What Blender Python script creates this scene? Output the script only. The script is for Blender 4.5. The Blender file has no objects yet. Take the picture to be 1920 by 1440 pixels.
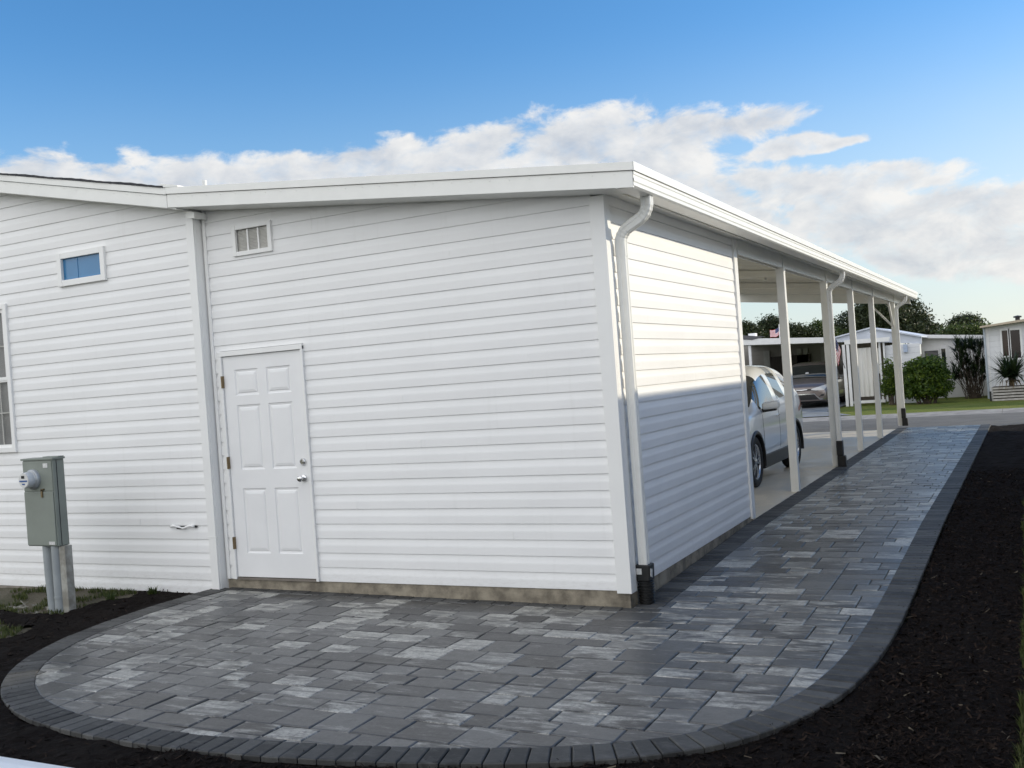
import bpy, bmesh, math, random
from mathutils import Vector, Matrix, noise
from mathutils.bvhtree import BVHTree
random.seed(7)
R = math.radians
scene = bpy.context.scene
COL = scene.collection

# ------------------------------------------------------------------ camera
YAW, PITCH, ROLL = -0.47326, -0.00253, -0.07248
CAM = Vector((2.786, -7.132, 1.635)); FPX = 1901.13
F = Vector((math.sin(YAW)*math.cos(PITCH), math.cos(YAW)*math.cos(PITCH), math.sin(PITCH)))
r0 = Vector((math.cos(YAW), -math.sin(YAW), 0)); u0 = r0.cross(F)
RT = r0*math.cos(ROLL)+u0*math.sin(ROLL); UP = -r0*math.sin(ROLL)+u0*math.cos(ROLL)
cd = bpy.data.cameras.new('camera'); cam = bpy.data.objects.new('camera', cd); COL.objects.link(cam)
M = Matrix((RT, UP, -F)).transposed().to_4x4(); M.translation = CAM
cam.matrix_world = M
cd.sensor_width = 36; cd.lens = FPX/1920*36; cd.clip_end = 3000; cd.clip_start = .05
scene.camera = cam
def ray(px, py): return (F+RT*((px-960)/FPX)+UP*((720-py)/FPX))
def W(px, py, Y):
    d = ray(px, py); return CAM+d*((Y-CAM.y)/d.y)

# ------------------------------------------------------------------ helpers
def tag(o, label=None, cat=None, group=None, kind=None):
    if label: o['label'] = label
    if cat: o['category'] = cat
    if group: o['group'] = group
    if kind: o['kind'] = kind
    return o
def empty(name, loc, label, cat, group=None, rz=0):
    o = bpy.data.objects.new(name, None); COL.objects.link(o); o.location = loc
    o.rotation_euler.z = rz; o.empty_display_size = .1
    return tag(o, label, cat, group)
class MB:
    def __init__(s): s.v = []; s.f = []; s.mi = []; s.m = 0; s.tone = []
    def face(s, pts, tone=0.5):
        n = len(s.v); s.v += [tuple(p) for p in pts]; s.f.append(tuple(range(n, n+len(pts)))); s.mi.append(s.m); s.tone.append(tone)
    def box(s, x0, x1, y0, y1, z0, z1, tone=.5):
        n = len(s.v)
        s.v += [(x, y, z) for x in (x0, x1) for y in (y0, y1) for z in (z0, z1)]
        for q in ((0,1,3,2),(4,6,7,5),(0,4,5,1),(2,3,7,6),(0,2,6,4),(1,5,7,3)):
            s.f.append(tuple(n+i for i in q)); s.mi.append(s.m); s.tone.append(tone)
    def hexa(s, P, tone=.5):      # 8 corners in box order
        n = len(s.v); s.v += [tuple(p) for p in P]
        for q in ((0,1,3,2),(4,6,7,5),(0,4,5,1),(2,3,7,6),(0,2,6,4),(1,5,7,3)):
            s.f.append(tuple(n+i for i in q)); s.mi.append(s.m); s.tone.append(tone)
    def prism(s, poly, a, b, ax):     # poly in the two other axes
        n = len(s.v); k = len(poly)
        for c in (a, b):
            for p in poly:
                q = [p[0], p[1]]; q.insert(ax, c); s.v.append(tuple(q))
        s.f.append(tuple(n+i for i in range(k))); s.f.append(tuple(n+k+i for i in reversed(range(k))))
        for i in range(k): s.f.append((n+i, n+k+i, n+k+(i+1) % k, n+(i+1) % k))
        s.mi += [s.m]*(k+2); s.tone += [.5]*(k+2)
    def tube(s, pts, rad, seg=10, cap=True, sec=None):
        pts = [Vector(p) for p in pts]; n0 = len(s.v)
        if not hasattr(rad, '__len__'): rad = [rad]*len(pts)
        prev = None
        for i, p in enumerate(pts):
            d = (pts[min(i+1, len(pts)-1)]-pts[max(i-1, 0)]).normalized()
            if prev is None:
                a = Vector((0, 1, 0)) if abs(d.y) < .8 else Vector((1, 0, 0))
                u = (a-d*a.dot(d)).normalized()
            else: u = (prev-d*prev.dot(d)).normalized()
            prev = u; w = d.cross(u)
            if sec: ring = [(c[0]*rad[i], c[1]*rad[i]) for c in sec]
            else: ring = [(math.cos(2*math.pi*k/seg)*rad[i], math.sin(2*math.pi*k/seg)*rad[i]) for k in range(seg)]
            for c in ring: s.v.append(tuple(p+u*c[0]+w*c[1]))
        k = len(ring)
        for i in range(len(pts)-1):
            for j in range(k):
                s.f.append((n0+i*k+j, n0+(i+1)*k+j, n0+(i+1)*k+(j+1) % k, n0+i*k+(j+1) % k)); s.mi.append(s.m); s.tone.append(.5)
        if cap:
            s.f.append(tuple(n0+j for j in range(k))); s.f.append(tuple(n0+(len(pts)-1)*k+j for j in reversed(range(k))))
            s.mi += [s.m]*2; s.tone += [.5]*2
    def lathe(s, c, axis, prof, seg=24):     # prof: (radius, along)
        a = Vector(axis).normalized(); b = Vector((0, 0, 1)) if abs(a.z) < .8 else Vector((1, 0, 0))
        u = (b-a*b.dot(a)).normalized(); w = a.cross(u); c = Vector(c); n0 = len(s.v)
        for r, h in prof:
            for k in range(seg):
                t = 2*math.pi*k/seg; s.v.append(tuple(c+a*h+u*(r*math.cos(t))+w*(r*math.sin(t))))
        for i in range(len(prof)-1):
            for j in range(seg):
                s.f.append((n0+i*seg+j, n0+i*seg+(j+1) % seg, n0+(i+1)*seg+(j+1) % seg, n0+(i+1)*seg+j)); s.mi.append(s.m); s.tone.append(.5)
        s.f.append(tuple(n0+j for j in reversed(range(seg)))); s.f.append(tuple(n0+(len(prof)-1)*seg+j for j in range(seg)))
        s.mi += [s.m]*2; s.tone += [.5]*2
    def build(s, name, mats, parent=None, smooth=False, bevel=0, fix=True, loc=None):
        me = bpy.data.meshes.new(name)
        off = loc if loc is not None else (parent.location if parent is not None else Vector())
        off = Vector(off)
        vv = [tuple(Vector(p)-off) for p in s.v] if off.length else s.v
        me.from_pydata(vv, [], s.f)
        if not isinstance(mats, (list, tuple)): mats = [mats]
        for m in mats: me.materials.append(m)
        me.polygons.foreach_set('material_index', s.mi)
        at = me.attributes.new('tone', 'FLOAT', 'FACE'); at.data.foreach_set('value', s.tone)
        if fix:
            bm = bmesh.new(); bm.from_mesh(me); bmesh.ops.recalc_face_normals(bm, faces=bm.faces)
            bm.to_mesh(me); bm.free()
        if smooth:
            me.polygons.foreach_set('use_smooth', [True]*len(me.polygons))
            if smooth != 'all':
                me.set_sharp_from_angle(angle=R(40))
        o = bpy.data.objects.new(name, me); COL.objects.link(o)
        if parent is not None: o.parent = parent
        elif loc is not None: o.location = off
        if bevel:
            b = o.modifiers.new('bevel', 'BEVEL'); b.width = bevel; b.segments = 2; b.limit_method = 'ANGLE'; b.angle_limit = R(40)
        return o
def box_obj(name, mat, parent, x0, x1, y0, y1, z0, z1, bevel=0):
    m = MB(); m.box(x0, x1, y0, y1, z0, z1); return m.build(name, mat, parent, bevel=bevel)
_off = {}
# parts under nested parents: give coordinates in world; convert
def sub(o_builder_parent): return o_builder_parent
def build_under(m, name, mats, part, root, **kw):   # part is a child of root; part has identity local transform
    o = m.build(name, mats, None, loc=None, **kw)
    me = o.data; me.transform(Matrix.Translation(-Vector(root.location)))
    o.parent = part
    return o

# ------------------------------------------------------------------ materials
class NT:
    def __init__(s, nt): s.nt = nt
    def n(s, t, **kw):
        x = s.nt.nodes.new(t)
        for k, v in kw.items():
            if k.startswith('i_'):
                key = k[2:]; key = int(key) if key.isdigit() else key.replace('_', ' ')
                s.set(x.inputs[key], v)
            else: setattr(x, k, v)
        return x
    def set(s, inp, v):
        if isinstance(v, bpy.types.NodeSocket): s.nt.links.new(v, inp)
        else: inp.default_value = v
    def math(s, op, a, b=0.0, clamp=False, c=None):
        x = s.nt.nodes.new('ShaderNodeMath'); x.operation = op; x.use_clamp = clamp
        s.set(x.inputs[0], a); s.set(x.inputs[1], b)
        if c is not None: s.set(x.inputs[2], c)
        return x.outputs[0]
    def mix(s, f, a, b):
        x = s.nt.nodes.new('ShaderNodeMix'); x.data_type = 'RGBA'
        s.set(x.inputs[0], f); s.set(x.inputs[6], a); s.set(x.inputs[7], b); return x.outputs[2]
    def noise(s, vec, scale, detail=3, rough=.55, dist=0):
        x = s.n('ShaderNodeTexNoise'); s.set(x.inputs['Vector'], vec)
        x.inputs['Scale'].default_value = scale; x.inputs['Detail'].default_value = detail
        x.inputs['Roughness'].default_value = rough; x.inputs['Distortion'].default_value = dist
        return x.outputs[0]
    def ramp(s, f, a, b, lo=0., hi=1.):
        x = s.n('ShaderNodeMapRange'); s.set(x.inputs[0], f); x.inputs[1].default_value = a; x.inputs[2].default_value = b
        x.inputs[3].default_value = lo; x.inputs[4].default_value = hi; x.interpolation_type = 'SMOOTHSTEP'; return x.outputs[0]
    def scl(s, vec, v):
        x = s.n('ShaderNodeVectorMath', operation='MULTIPLY'); s.set(x.inputs[0], vec); x.inputs[1].default_value = v; return x.outputs[0]
    def add(s, vec, v):
        x = s.n('ShaderNodeVectorMath', operation='ADD'); s.set(x.inputs[0], vec); s.set(x.inputs[1], v); return x.outputs[0]
def rgb(c): return (c[0], c[1], c[2], 1)
def newmat(name):
    m = bpy.data.materials.new(name); m.use_nodes = True; nt = m.node_tree
    b = nt.nodes['Principled BSDF']; return m, NT(nt), b
def pos(t): return t.n('ShaderNodeNewGeometry').outputs['Position']
def M_(name, c, rough=.5, metal=0, var=.06, vs=6, c2=None, bump=0, bs=80, spec=.5, coat=0, stretch=(1,1,1)):
    m, t, b = newmat(name)
    P = t.scl(pos(t), stretch)
    n = t.noise(P, vs, 4)
    c2 = c2 or tuple(x*(1-var*2.5) for x in c)
    t.set(b.inputs['Base Color'], t.mix(t.ramp(n, .3, .7), rgb(c), rgb(c2)))
    b.inputs['Metallic'].default_value = metal
    t.set(b.inputs['Roughness'], t.math('ADD', rough-.04, t.math('MULTIPLY', t.noise(P, vs*5, 3), .08)))
    b.inputs['Specular IOR Level'].default_value = spec
    if coat: b.inputs['Coat Weight'].default_value = coat; b.inputs['Coat Roughness'].default_value = .05
    if bump:
        bp = t.n('ShaderNodeBump'); bp.inputs['Strength'].default_value = bump; bp.inputs['Distance'].default_value = .01
        t.set(bp.inputs['Height'], t.noise(P, bs, 4)); t.set(b.inputs['Normal'], bp.outputs[0])
    return m
def vinyl_mat():
    m, t, b = newmat('white_vinyl'); P = pos(t)
    sep = t.n('ShaderNodeSeparateXYZ'); t.set(sep.inputs[0], P)
    big = t.noise(t.scl(P, (1, 1, 2.5)), 1.1, 4, .6); fine = t.noise(t.scl(P, (1, 1, 3)), 16, 5, .7)
    c = t.mix(t.ramp(big, .3, .7), (.86, .86, .85, 1), (.82, .82, .81, 1))
    streak = t.noise(t.scl(P, (7, 7, .5)), 2.2, 4, .6)      # faint run-down dirt
    c = t.mix(t.ramp(streak, .56, .78, 0, .10), c, (.55, .54, .50, 1))
    splash = t.math('MULTIPLY', t.ramp(t.math('ADD', sep.outputs[2], t.math('MULTIPLY', t.math('SUBTRACT', fine, .5), .5)), .02, .30, 1, 0), t.ramp(fine, .45, .7, 0, .16))
    c = t.mix(splash, c, (.40, .37, .32, 1))
    t.set(b.inputs['Base Color'], c); t.set(b.inputs['Roughness'], t.ramp(fine, .2, .8, .36, .48)); b.inputs['Specular IOR Level'].default_value = .4
    bp = t.n('ShaderNodeBump'); bp.inputs['Strength'].default_value = .04; bp.inputs['Distance'].default_value = .005
    t.set(bp.inputs['Height'], t.noise(t.scl(P, (1, 1, 3)), 5, 2)); t.set(b.inputs['Normal'], bp.outputs[0])
    return m
vinyl = vinyl_mat()
trimw = M_('white_trim', (.85, .85, .83), .35, var=.012, vs=3)
alum = M_('white_aluminium', (.84, .84, .80), .3, var=.02, vs=5)
ceilm = M_('white_ceiling', (.84, .83, .76), .5, var=.03, vs=2)
doorm = M_('door_paint', (.84, .84, .835), .35, var=.015, vs=3, bump=.05, bs=12)
concrete = M_('foundation_concrete', (.34, .30, .23), .9, c2=(.15, .13, .10), vs=7, bump=.6, bs=60)
skirtm = M_('skirt_concrete', (.32, .29, .25), .9, c2=(.2, .18, .15), vs=5, bump=.6, bs=60)
black = M_('black_plastic', (.012, .012, .012), .45, var=.1)
dark = M_('dark_void', (.02, .02, .02), .8, var=.1)
brass = M_('aged_hinge_brass', (.25, .19, .11), .4, .8)
chrome = M_('chrome', (.7, .7, .7), .15, 1, var=.05)
grey_metal = M_('meter_grey', (.235, .262, .23), .45, var=.05, vs=4, bump=.05, bs=20)
conduit = M_('conduit_grey', (.33, .36, .37), .5, var=.06)
oldpost = M_('weathered_post', (.42, .42, .38), .8, c2=(.22, .21, .18), vs=9, bump=.5, bs=50)
label_m = M_('sticker', (.7, .7, .68), .5, var=.1, vs=60)
shingle = M_('dark_shingle', (.035, .037, .045), .9, c2=(.06, .06, .065), vs=12, bump=.5, bs=40)
rubber = M_('tyre_rubber', (.012, .012, .012), .75, var=.1)
alloy = M_('alloy_wheel', (.55, .56, .58), .25, .9)
def glass_m(name, c, rough=.03, spec=.8):
    m, t, b = newmat(name)
    t.set(b.inputs['Base Color'], t.mix(t.noise(pos(t), 3, 2), rgb(c), rgb([x*.7 for x in c])))
    b.inputs['Roughness'].default_value = rough; b.inputs['Specular IOR Level'].default_value = spec
    b.inputs['Coat Weight'].default_value = .6; b.inputs['Coat Roughness'].default_value = .02
    return m
carglass = glass_m('car_glass', (.012, .015, .014))
houseglass = glass_m('window_glass', (.02, .025, .03))
blueglass = glass_m('blue_tinted_glass', (.035, .20, .42), .3, .3)
def car_paint(name, c, metal, rough):
    m, t, b = newmat(name)
    n = t.noise(pos(t), 900, 1)
    t.set(b.inputs['Base Color'], t.mix(n, rgb(c), rgb([x*.9 for x in c])))
    b.inputs['Metallic'].default_value = metal; b.inputs['Roughness'].default_value = rough
    b.inputs['Coat Weight'].default_value = 1; b.inputs['Coat Roughness'].default_value = .03
    return m
white_paint = car_paint('white_car_paint', (.88, .89, .87), 0, .3)
brown_paint = car_paint('bronze_grey_car_paint', (.20, .17, .155), .6, .35)

def paver_mat(name, darker):
    m, t, b = newmat(name)
    tone = t.n('ShaderNodeAttribute', attribute_name='tone').outputs['Fac']
    P = pos(t); off = t.n('ShaderNodeCombineXYZ'); t.set(off.inputs[0], t.math('MULTIPLY', tone, 37)); t.set(off.inputs[1], t.math('MULTIPLY', tone, 91))
    Q = t.add(P, off.outputs[0])
    S = t.scl(Q, (1.6, 9, 1)) if not darker else t.scl(Q, (3, 6, 1))
    streak = t.noise(S, 2.2, 6, .65, .3)
    fine = t.noise(Q, 45, 5, .7); grain = t.noise(P, 260, 2, .6)
    t2 = t.math('FRACT', t.math('MULTIPLY', tone, 13.7)); t3 = t.math('FRACT', t.math('MULTIPLY', tone, 57.3))
    if darker:
        base = t.mix(tone, (.036, .036, .035, 1), (.100, .100, .095, 1))
        col = t.mix(t.ramp(streak, .5, .75), base, (.095, .095, .092, 1))
    else:
        base = t.mix(tone, (.020, .021, .023, 1), (.135, .137, .134, 1))
        base = t.mix(t.math('MULTIPLY', t3, .25), base, (.062, .066, .076, 1))
        bl = t.noise(t.scl(Q, (3, 6, 1)), 1.6, 6, .7, .6)
        comb = t.math('ADD', t.math('MULTIPLY', streak, .5), t.math('MULTIPLY', bl, .5))
        lim = t.math('SUBTRACT', .578, t.math('MULTIPLY', t.math('POWER', t2, 1.6), .20))
        pale = t.math('MULTIPLY', t.math('SUBTRACT', comb, lim), 6.5)
        pale = t.math('MINIMUM', t.math('MAXIMUM', pale, 0.0), 1.0)
        pale = t.math('MULTIPLY', pale, t.ramp(fine, .34, .58, .38, 1))
        col = t.mix(t.math('MULTIPLY', t.ramp(streak, .4, .7), .28), base, (.15, .15, .145, 1))
        col = t.mix(t.math('MULTIPLY', pale, .95), col, (.55, .545, .50, 1))
    mott = t.noise(t.scl(Q, (1.5, 2.5, 1)), 7, 6, .7, .4)
    col = t.mix(t.ramp(mott, .50, .74, 0, .55), col, (.030, .031, .032, 1)); col = t.mix(t.ramp(mott, .25, .48, .32, 0), col, (.24, .24, .225, 1))
    col = t.mix(t.ramp(grain, .35, .75, 0, .35), col, (.02, .02, .022, 1))
    t.set(b.inputs['Base Color'], col)
    t.set(b.inputs['Roughness'], t.math('ADD', .20 if not darker else .50, t.math('MULTIPLY', fine, .28)))
    b.inputs['Specular IOR Level'].default_value = .50 if not darker else .3
    bp = t.n('ShaderNodeBump'); bp.inputs['Strength'].default_value = .22; bp.inputs['Distance'].default_value = .004
    t.set(bp.inputs['Height'], t.math('ADD', fine, t.math('MULTIPLY', grain, .6))); t.set(b.inputs['Normal'], bp.outputs[0])
    return m
paver = paver_mat('field_paver', False); paver_dark = paver_mat('border_paver', True)
def tonemat(name, stops, rough=.6, trans=0, spec=.4, ns=0):
    m, t, b = newmat(name)
    tone = t.n('ShaderNodeAttribute', attribute_name='tone').outputs['Fac']
    cr = t.n('ShaderNodeValToRGB'); t.set(cr.inputs[0], tone); e = cr.color_ramp.elements
    while len(e) < len(stops): e.new(.5)
    for i, (p, c) in enumerate(stops): e[i].position = p; e[i].color = rgb(c)
    t.set(b.inputs['Base Color'], cr.outputs[0]); b.inputs['Roughness'].default_value = rough
    b.inputs['Specular IOR Level'].default_value = spec
    if trans:
        out = t.nt.nodes['Material Output']; tr = t.n('ShaderNodeBsdfTranslucent'); t.set(tr.inputs[0], cr.outputs[0])
        mx = t.n('ShaderNodeMixShader'); mx.inputs[0].default_value = trans
        t.nt.links.new(b.outputs[0], mx.inputs[1]); t.nt.links.new(tr.outputs[0], mx.inputs[2]); t.nt.links.new(mx.outputs[0], out.inputs[0])
    return m
leaf_dark = tonemat('leaf_dark_green', [(0, (.018, .028, .010)), (.6, (.035, .05, .016)), (1, (.07, .085, .025))], .5, .25)
leaf_mid = tonemat('leaf_mid_green', [(0, (.03, .05, .012)), (.6, (.06, .09, .02)), (1, (.12, .15, .03))], .5, .3)
leaf_bush = tonemat('leaf_bush_green', [(0, (.025, .05, .01)), (.6, (.08, .14, .02)), (1, (.26, .34, .04))], .4, .5)
leaf_spike = tonemat('leaf_spiky', [(0, (.012, .025, .012)), (.7, (.03, .05, .02)), (.86, (.06, .09, .03)), (1, (.16, .10, .05))], .4, .2)
grass_m = tonemat('grass_blades', [(0, (.03, .045, .01)), (.6, (.07, .09, .02)), (1, (.16, .15, .05))], .6, .3)
mulch_m = tonemat('mulch_chips', [(0, (.005, .0038, .0032)), (.6, (.013, .009, .0075)), (.985, (.034, .023, .017)), (1, (.14, .12, .09))], .95, spec=.12)
bark = M_('bark', (.09, .07, .05), .9, c2=(.04, .03, .025), vs=10, bump=.5)
def soil():
    m, t, b = newmat('mulch_soil'); P = pos(t)
    n = t.noise(P, 35, 6, .75); n2 = t.noise(P, 1.3, 3)
    c = t.mix(n, (.004, .003, .003, 1), (.017, .013, .011, 1)); c = t.mix(t.ramp(n2, .4, .7, 0, .4), c, (.014, .011, .009, 1))
    t.set(b.inputs['Base Color'], c); b.inputs['Roughness'].default_value = 1; b.inputs['Specular IOR Level'].default_value = .1
    bp = t.n('ShaderNodeBump'); bp.inputs['Strength'].default_value = 1; bp.inputs['Distance'].default_value = .02
    t.set(bp.inputs['Height'], n); t.set(b.inputs['Normal'], bp.outputs[0]); return m
soil_m = soil()
def lawn(name, a, bcol, ccol, sc=1.):
    m, t, b = newmat(name); P = pos(t)
    n = t.noise(P, 30*sc, 6, .8); n2 = t.noise(P, .9*sc, 4, .6); n3 = t.noise(t.scl(P, (1, 2.5, 1)), 7*sc, 4)
    c = t.mix(t.ramp(n, .3, .7), rgb(a), rgb(bcol)); c = t.mix(t.ramp(n2, .45, .7, 0, .8), c, rgb(ccol)); c = t.mix(t.ramp(n3, .55, .75, 0, .35), c, rgb([x*.5 for x in a]))
    t.set(b.inputs['Base Color'], c); b.inputs['Roughness'].default_value = .9; b.inputs['Specular IOR Level'].default_value = .2
    bp = t.n('ShaderNodeBump'); bp.inputs['Strength'].default_value = .9; bp.inputs['Distance'].default_value = .04
    t.set(bp.inputs['Height'], n); t.set(b.inputs['Normal'], bp.outputs[0]); return m
ground_m = lawn('dry_ground', (.07, .075, .03), (.13, .11, .06), (.10, .085, .055))
lawn_m = lawn('far_lawn', (.09, .13, .02), (.17, .20, .035), (.20, .20, .05))
def slab():
    m, t, b = newmat('driveway_concrete'); P = pos(t)
    n = t.noise(t.scl(P, (1, .55, 1)), 1.4, 6, .7, .8); n2 = t.noise(P, 30, 4, .7)
    c = t.mix(t.ramp(n, .3, .72), (.50, .44, .34, 1), (.74, .65, .50, 1)); c = t.mix(t.ramp(n2, .5, .8, 0, .25), c, (.2, .19, .17, 1))
    t.set(b.inputs['Base Color'], c); b.inputs['Roughness'].default_value = .5
    t.set(b.inputs['Roughness'], t.ramp(n, .3, .7, .3, .6))
    return m
slab_m = slab()
asphalt = M_('road_asphalt', (.15, .145, .135), .85, c2=(.11, .108, .10), vs=2.2, bump=.4, bs=90)
kerbc = M_('kerb_concrete', (.33, .32, .30), .85, c2=(.22, .21, .20), vs=3, bump=.3)
drive_far = M_('far_driveway', (.22, .24, .25), .7, c2=(.15, .16, .17), vs=1.5)
def sidemat(name, c, period=.2):
    m, t, b = newmat(name)
    sep = t.n('ShaderNodeSeparateXYZ'); t.set(sep.inputs[0], pos(t))
    fr = t.math('FRACT', t.math('DIVIDE', sep.outputs[2], period))
    line = t.ramp(fr, 0, .12, 1, 0)
    t.set(b.inputs['Base Color'], t.mix(t.math('MULTIPLY', t.noise(pos(t), 1.5, 3), .3), rgb(c), rgb([x*.8 for x in c])))
    b.inputs['Roughness'].default_value = .55
    bp = t.n('ShaderNodeBump'); bp.inputs['Strength'].default_value = .6; bp.inputs['Distance'].default_value = .010
    t.set(bp.inputs['Height'], t.math('SUBTRACT', t.math('MULTIPLY', fr, -.4), line)); t.set(b.inputs['Normal'], bp.outputs[0]); return m
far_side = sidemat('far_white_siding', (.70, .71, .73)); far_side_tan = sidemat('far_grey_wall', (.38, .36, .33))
far_white = M_('far_white_metal', (.78, .78, .78), .45, var=.03)
far_roof = M_('far_pale_roof', (.60, .64, .72), .5, var=.05, vs=2)
beige_roof = M_('beige_roof_edge', (.50, .42, .32), .6, var=.06)
curtain_m = M_('white_screen_panel', (.72, .71, .68), .6, c2=(.6, .58, .54), vs=9, stretch=(1, 1, .1))
block_m = M_('pale_planter_slats', (.50, .48, .46), .8, c2=(.36, .34, .32), vs=8)

# ------------------------------------------------------------------ ground levels
def gz(x, y):
    z = -.128
    z += .082*min(max(y/3.6, 0), 1)
    if y < 3.6: z += .045*min(max(-x/3.95, 0), 1.1)*min(max((y+3.2)/3.2, 0), 1)
    return z

# ------------------------------------------------------------------ siding wall
CO = .127
PROF = [(-.003, .003), (-.003, .0), (.0072, 0.), (.0077, .002), (.0077, .060), (.0070, .070), (.0036, .090), (.0016, .108), (.0008, .1250)]
def siding(name, parent, axis, fixed, sgn, u0, u1, z0, n, ztop, holes=(), skip=(), mat=None, step=.15, wav=.0012, seed=0):
    """axis 'x': wall runs along x at y=fixed, outward = sgn*y ; axis 'y': runs along y at x=fixed"""
    m = MB(); nu = max(1, int(round((u1-u0)/step)))
    us = set(u0+(u1-u0)*i/nu for i in range(nu+1))
    for h in holes: us |= {h[0], h[1]}
    us = sorted(x for x in us if u0-1e-6 <= x <= u1+1e-6)
    zs_h = [z for h in holes for z in (h[2], h[3])]
    def P(u, d, z):
        k = wav*(noise.noise(Vector((u*1.1, int((z-z0)/CO+1e-3)*3.1+seed, 0)))) if d > -.005 else 0
        o = fixed+sgn*(d+k); zz = min(z, ztop(u))
        return (u, o, zz) if axis == 'x' else (o, u, zz)
    for k in range(n):
        b = z0+k*CO; pr = []
        for i in range(len(PROF)-1):
            (d0, a0), (d1, a1) = PROF[i], PROF[i+1]
            cuts = sorted([z for z in zs_h if b+min(a0, a1)+1e-5 < z < b+max(a0, a1)-1e-5])
            seq = [(d0, b+a0)]+[(d0+(d1-d0)*(z-b-a0)/(a1-a0), z) for z in cuts]+[(d1, b+a1)]
            pr += list(zip(seq[:-1], seq[1:]))
        # slot closing up to next lip
        pr.append(((.0008, b+.1250), (-.003, b+.1250)))
        pr.append(((-.003, b+.1250), (-.003, b+CO)))
        for i in range(len(us)-1):
            ua, ub = us[i], us[i+1]; um = (ua+ub)/2
            if b > max(ztop(ua), ztop(ub)): continue
            for (d0, za), (d1, zb) in pr:
                zm = (za+zb)/2
                if any(h[0] < um < h[1] and h[2]-1e-6 < zm < h[3]+1e-6 for h in holes): continue
                m.face([P(ua, d0, za), P(ub, d0, za), P(ub, d1, zb), P(ua, d1, zb)])
    return m.build(name, mat or vinyl, parent, smooth=False, fix=False)

# ================================================================== CARPORT WITH SHED
cp = empty('carport', (0, 0, 0), 'white vinyl-sided storage shed with long flat carport roof on slim white posts', 'carport')
ROOF_R, ROOF_L = .375, -4.09
def zr(x): return 3.125+(ROOF_R-x)*.1105         # roof top
YB, YE = -.30, 20.1
# shed walls
door_hole = (-3.865, -2.895, -.1, 2.105); vent_hole = (-3.585, -3.165, 2.965, 3.215)
siding('front_wall', cp, 'x', 0, -1, -3.925, -.085, 0, 28, lambda u: zr(u)-.085, [door_hole, vent_hole], seed=1)
siding('side_wall', cp, 'y', 0, 1, .085, 3.71, 0, 24, lambda u: 3.03, seed=5)
m = MB(); m.box(-3.93, -.03, .03, .06, .0, 2.9); m.box(-.06, -.03, .03, 3.8, 0, 2.98)
m.box(-3.9, -.03, 3.76, 3.8, -.04, 3.0)
m.build('inner_wall', trimw, cp)
m = MB()
m.box(-.095, .024, -.024, .0, -.018, 2.98); m.box(0, .024, .0, .095, -.018, 2.99)
m.build('corner_trim', trimw, cp, bevel=.003)
m = MB(); m.box(-.06, .026, 3.70, 3.83, -.03, 3.02); m.build('end_trim', trimw, cp, bevel=.003)
m = MB(); m.box(-3.96, -3.925, -.022, -.002, 0, 3.42); m.build('edge_channel', trimw, cp, bevel=.003)
m = MB(); m.box(-3.892, -3.87, -.02, -.002, .0, 2.10); m.build('edge_channel', trimw, cp, bevel=.003)
m = MB()
m.hexa([(-3.97, .001, -.30), (-3.97, .001, -.003), (-3.97, 3.8, -.30), (-3.97, 3.8, -.003), (-.0, .001, -.30), (-.0, .001, -.003), (-.0, 3.8, -.30), (-.0, 3.8, -.003)])
m.build('foundation', concrete, cp)
# top siding seam
box_obj('siding_seam', trimw, cp, -2.712, -2.709, -.0094, -.0075, 3.06, 3.34)
for (sx_, k_) in ((-1.35, 21), (-2.1, 17), (-.7, 14), (-1.75, 9), (-2.45, 5), (-.95, 3), (-1.9, 12)):
    box_obj('siding_seam', trimw, cp, sx_, sx_+.0025, -.0094, -.0075, k_*CO+.004, k_*CO+.064)
# door
def raised_panel(m, x0, x1, z0, z1, y, hx=.0):
    # moulding ring going in then a raised centre; built as height-field rings
    rings = [(0, 0), (.008, .007), (.022, .009), (.030, .003), (.052, -.001)]
    prev = None
    for ins, dep in rings:
        c = [(x0+ins, y+dep, z0+ins), (x1-ins, y+dep, z0+ins), (x1-ins, y+dep, z1-ins), (x0+ins, y+dep, z1-ins)]
        if prev:
            for i in range(4): m.face([prev[i], prev[(i+1) % 4], c[(i+1) % 4], c[i]])
        prev = c
    m.face(prev)
def door_mesh():
    m = MB(); x0, x1, z0, z1, y = -3.835, -2.925, .022, 2.050, -.010
    panels = [(-3.705, -3.43, 1.685, 1.925), (-3.335, -3.06, 1.685, 1.925), (-3.705, -3.43, 1.005, 1.60), (-3.335, -3.06, 1.005, 1.60),
              (-3.705, -3.43, .24, .835), (-3.335, -3.06, .24, .835)]
    xs = sorted({x0, x1, *[p[0] for p in panels], *[p[1] for p in panels]}); zs = sorted({z0, z1, *[p[2] for p in panels], *[p[3] for p in panels]})
    for i in range(len(xs)-1):
        for j in range(len(zs)-1):
            cx, cz = (xs[i]+xs[i+1])/2, (zs[j]+zs[j+1])/2
            if any(p[0] < cx < p[1] and p[2] < cz < p[3] for p in panels): continue
            m.face([(xs[i], y, zs[j]), (xs[i+1], y, zs[j]), (xs[i+1], y, zs[j+1]), (xs[i], y, zs[j+1])])
    for p in panels: raised_panel(m, *p, y)
    for q in ([(x0, z0), (x1, z0)], [(x1, z0), (x1, z1)], [(x1, z1), (x0, z1)], [(x0, z1), (x0, z0)]):
        (a, b), (c, d) = q; m.face([(a, y, b), (c, y, d), (c, y+.04, d), (a, y+.04, b)])
    return m
door = door_mesh().build('door', doorm, cp)
m = MB()
m.box(-3.865, -3.838, -.030, .04, -.0, 2.085); m.box(-2.922, -2.895, -.030, .04, -.0, 2.085); m.box(-3.865, -2.895, -.033, .04, 2.054, 2.10)
fr = build_under(m, 'door_frame', trimw, door, cp, bevel=.003)
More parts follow.
